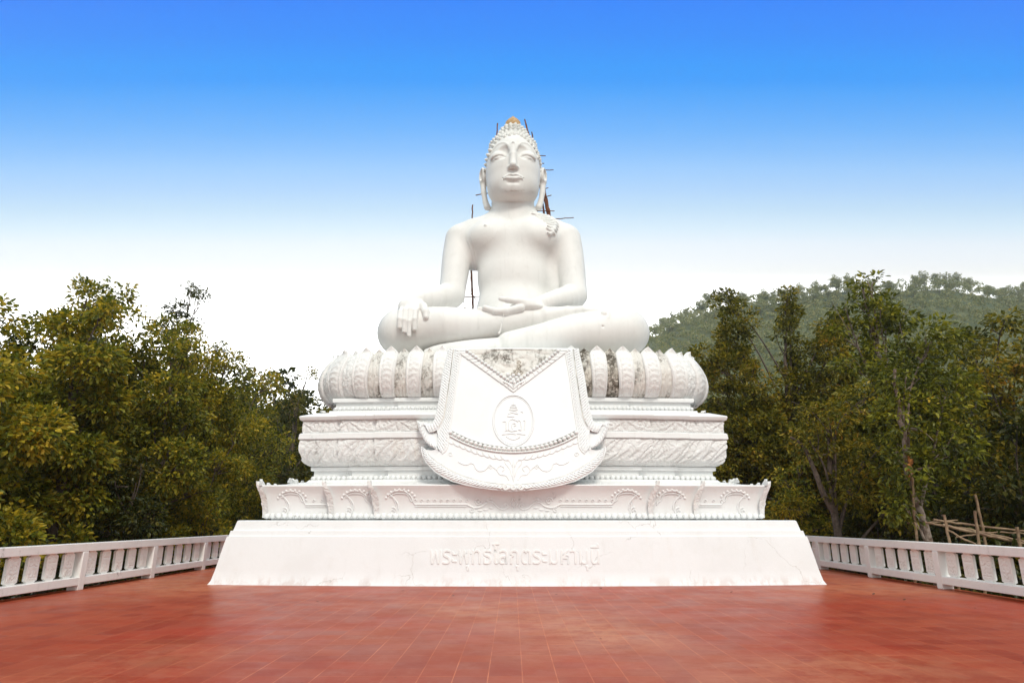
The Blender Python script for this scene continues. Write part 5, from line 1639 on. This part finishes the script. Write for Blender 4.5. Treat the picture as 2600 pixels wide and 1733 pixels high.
# undergrowth: shrubs and saplings nobody could count, on the slope around the deck
def scatter_leaves(name, pts, size, leafmat, per, clr, seed, label, cat, kind='stuff'):
    r = np.random.default_rng(seed); C = np.array(pts); n_cl = len(C)
    idx = np.repeat(np.arange(n_cl), per); n = len(idx)
    off = r.normal(0, 1, (n, 3)); off /= np.linalg.norm(off, axis=1)[:, None]
    P = C[idx] + off * (clr * r.uniform(.1, 1, n) ** .6)[:, None]
    V, F = leaf_block(P, off.copy(), size, .55, r, .1)
    mb = MB(); mb.add(V, F); o = mb.build(name, M[leafmat], smooth=False)
    return tag(o, label, cat, None, kind)
ru = np.random.default_rng(8)
pts = []
for sg in (-1, 1):
    for _ in range(2400):
        x = sg * (11.4 + abs(ru.normal(0, 4.5))); y = ru.uniform(10, 62)
        h_ = ru.uniform(0, 1) ** 1.5 * (2.2 + (abs(x) > 13.5) * 1.4)
        pts.append((x, y, float(ground_z(x, y)) + h_))
for _ in range(1200):
    x = ru.uniform(-13, 13); y = ru.uniform(33.8, 60); pts.append((x, y, float(ground_z(x, y)) + ru.uniform(0, 3.0)))
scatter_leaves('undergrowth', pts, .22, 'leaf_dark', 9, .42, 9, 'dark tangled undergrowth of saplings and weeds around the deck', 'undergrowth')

# wooded hillside: crowns that merge into one mass
rh = np.random.default_rng(12)
C = []
Y = 112.0
while Y < 415:
    step = 3.1 + Y * .0052
    x = .10 * Y
    while x < 1.10 * Y:
        xx = x + rh.uniform(-1.2, 1.2); yy = Y + rh.uniform(-1.4, 1.4)
        C.append((xx, yy)); x += step * 1.05
    Y += step * (1.45 if Y < 205 else 1.0)
# the same wood continues flat behind the statue and to the left
for _ in range(900):
    yy = rh.uniform(105, 190); C.append((rh.uniform(-.95, .1) * yy, yy))
C = np.array(C); print('hill crowns', len(C))
gzv = ground_z(C[:, 0], C[:, 1])
n_c = len(C)
rad = rh.uniform(1.9, 4.4, n_c)
hts = rh.uniform(2.5, 6.5, n_c) + (rad - 1.9) * 1.8
hts[C[:, 0] < .15 * C[:, 1]] *= .9
per = 62
idx = np.repeat(np.arange(n_c), per); n = len(idx)
dd = rh.normal(0, 1, (n, 3)); dd /= np.linalg.norm(dd, axis=1)[:, None]; dd[:, 2] = np.abs(dd[:, 2]) * 1.0 - .25
P = np.stack([C[idx, 0], C[idx, 1], gzv[idx] + hts[idx]], 1) + dd * rad[idx][:, None] * (rh.uniform(.45, 1.0, n) ** .5)[:, None] * np.array([1, 1, .95])
nn_ = dd + rh.normal(0, .35, dd.shape)
A = np.cross(nn_, rh.normal(0, 1, dd.shape)); A /= np.linalg.norm(A, axis=1)[:, None]
Wd = np.cross(A, nn_); Wd /= np.linalg.norm(Wd, axis=1)[:, None]
s_ = rh.uniform(.5, 1.15, n)[:, None] * 1.2
Vq = np.stack([P - A * s_ * .5, P + Wd * s_ * .42, P + A * s_ * .5, P - Wd * s_ * .42], 1).reshape(-1, 3)
Fq = np.arange(n * 4).reshape(-1, 4)
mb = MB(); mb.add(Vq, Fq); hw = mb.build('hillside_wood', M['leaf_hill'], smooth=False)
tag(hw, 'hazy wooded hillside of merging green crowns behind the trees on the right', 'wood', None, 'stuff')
# pale stems glinting between the crowns
sm = MB()
for k in range(260):
    i = rh.integers(0, n_c)
    if C[i, 0] < .2 * C[i, 1]: continue
    x, y = C[i]; z = gzv[i]
    sm.tube([(x + 2.2, y - 3.0, z - 2.5), (x + 2.0 + rh.uniform(-.8, .8), y - 3.0, z + 2.5), (x + 2.2 + rh.uniform(-1.2, 1.2), y - 3, z + rh.uniform(4.5, 7.5))], [.14, .11, .05], 4, caps=False)
so = sm.build('pale_stems', M['bark_pale']); so.parent = hw
tag(so, None, None, None, 'stuff')
# trees along the ridge, each its own
GR = 'trees along the crest of the hill'
LR = 'small hazy open-crowned tree on the crest of the hill'
xr = []
x = 92.0
while x < 372:
    xr.append(x + rh.uniform(-1.5, 1.5)); x += rh.uniform(2.8, 5.2)
rp = []
for i, sd_ in enumerate((201, 202, 203, 204)):
    x = xr[i]; y = 418 + rh.uniform(-6, 6)
    rp.append(local_tree(11.0, 3.6, sd_, 'leaf_hill', .85, 60, LR, GR, (x, y, float(ground_z(x, y)) - .5), prof='round' if i % 2 else 'umbrella', low=.42, tr=.22, per=7, clr=.8))
for i, x in enumerate(xr[4:]):
    y = 416 + rh.uniform(-8, 8)
    copy_tree(rp[i % 4], (x, y, float(ground_z(x, y)) - .5), rb.uniform(0, 6.28), rb.uniform(.75, 1.25), LR, GR)
for k in range(60):
    x = rh.uniform(92, 372); y = rh.uniform(385, 408)
    copy_tree(rp[k % 4], (x, y, float(ground_z(x, y)) - 1.0), rb.uniform(0, 6.28), rb.uniform(.7, 1.0), 'small hazy tree just below the crest of the hill', 'trees just below the crest of the hill')

# fallen leaves and litter specks on the deck
lm = leaf_mat('dry_fallen_leaf', [(0.0, (0.03, 0.015, 0.01)), (1.0, (0.12, 0.05, 0.02))], .1)
for i, (x, y) in enumerate(((-2.6, 15.9), (-1.3, 14.9), (-.25, 11.6), (.9, 15.2), (2.1, 16.4), (3.3, 13.2), (8.0, 14.2), (8.6, 12.9), (5.9, 8.2), (7.9, 15.2), (-3.9, 13.9), (1.2, 9.7), (4.9, 15.6), (-.9, 6.9))):
    mb = MB(); V_, F_2 = leaf_block(np.array([[x, y, .012]]), np.array([[math.cos(i * 2.1), math.sin(i * 2.1), .25]]), .085, .6, np.random.default_rng(i), 0)
    V_[:, 2] = .006 + np.abs(V_[:, 2] - .012) * .35
    mb.add(V_, F_2); o = mb.build('fallen_leaf', lm, smooth=False)
    tag(o, 'tiny dry brown leaf lying on the red deck', 'leaf', 'fallen leaves on the deck')

# ------------------------------------------------------------------ haze
HAZE = 0.00038
if HAZE:
    hzm = bpy.data.materials.new('thin_warm_haze'); hzm.use_nodes = True
    nt = hzm.node_tree
    for n_ in list(nt.nodes): nt.nodes.remove(n_)
    o_ = nt.nodes.new('ShaderNodeOutputMaterial'); v_ = nt.nodes.new('ShaderNodeVolumePrincipled')
    v_.inputs['Color'].default_value = (0.86, 0.90, 0.76, 1); v_.inputs['Density'].default_value = HAZE; v_.inputs['Anisotropy'].default_value = 0.65
    nt.links.new(v_.outputs[0], o_.inputs['Volume'])
    mb = MB(); mb.box((0, 400, 86.5), (2200, 1700, 195)); hz = mb.build('haze', hzm, smooth=False)
    tag(hz, 'thin pale haze softening the far hill', 'haze', None, 'stuff')
    SC.cycles.volume_bounces = 1
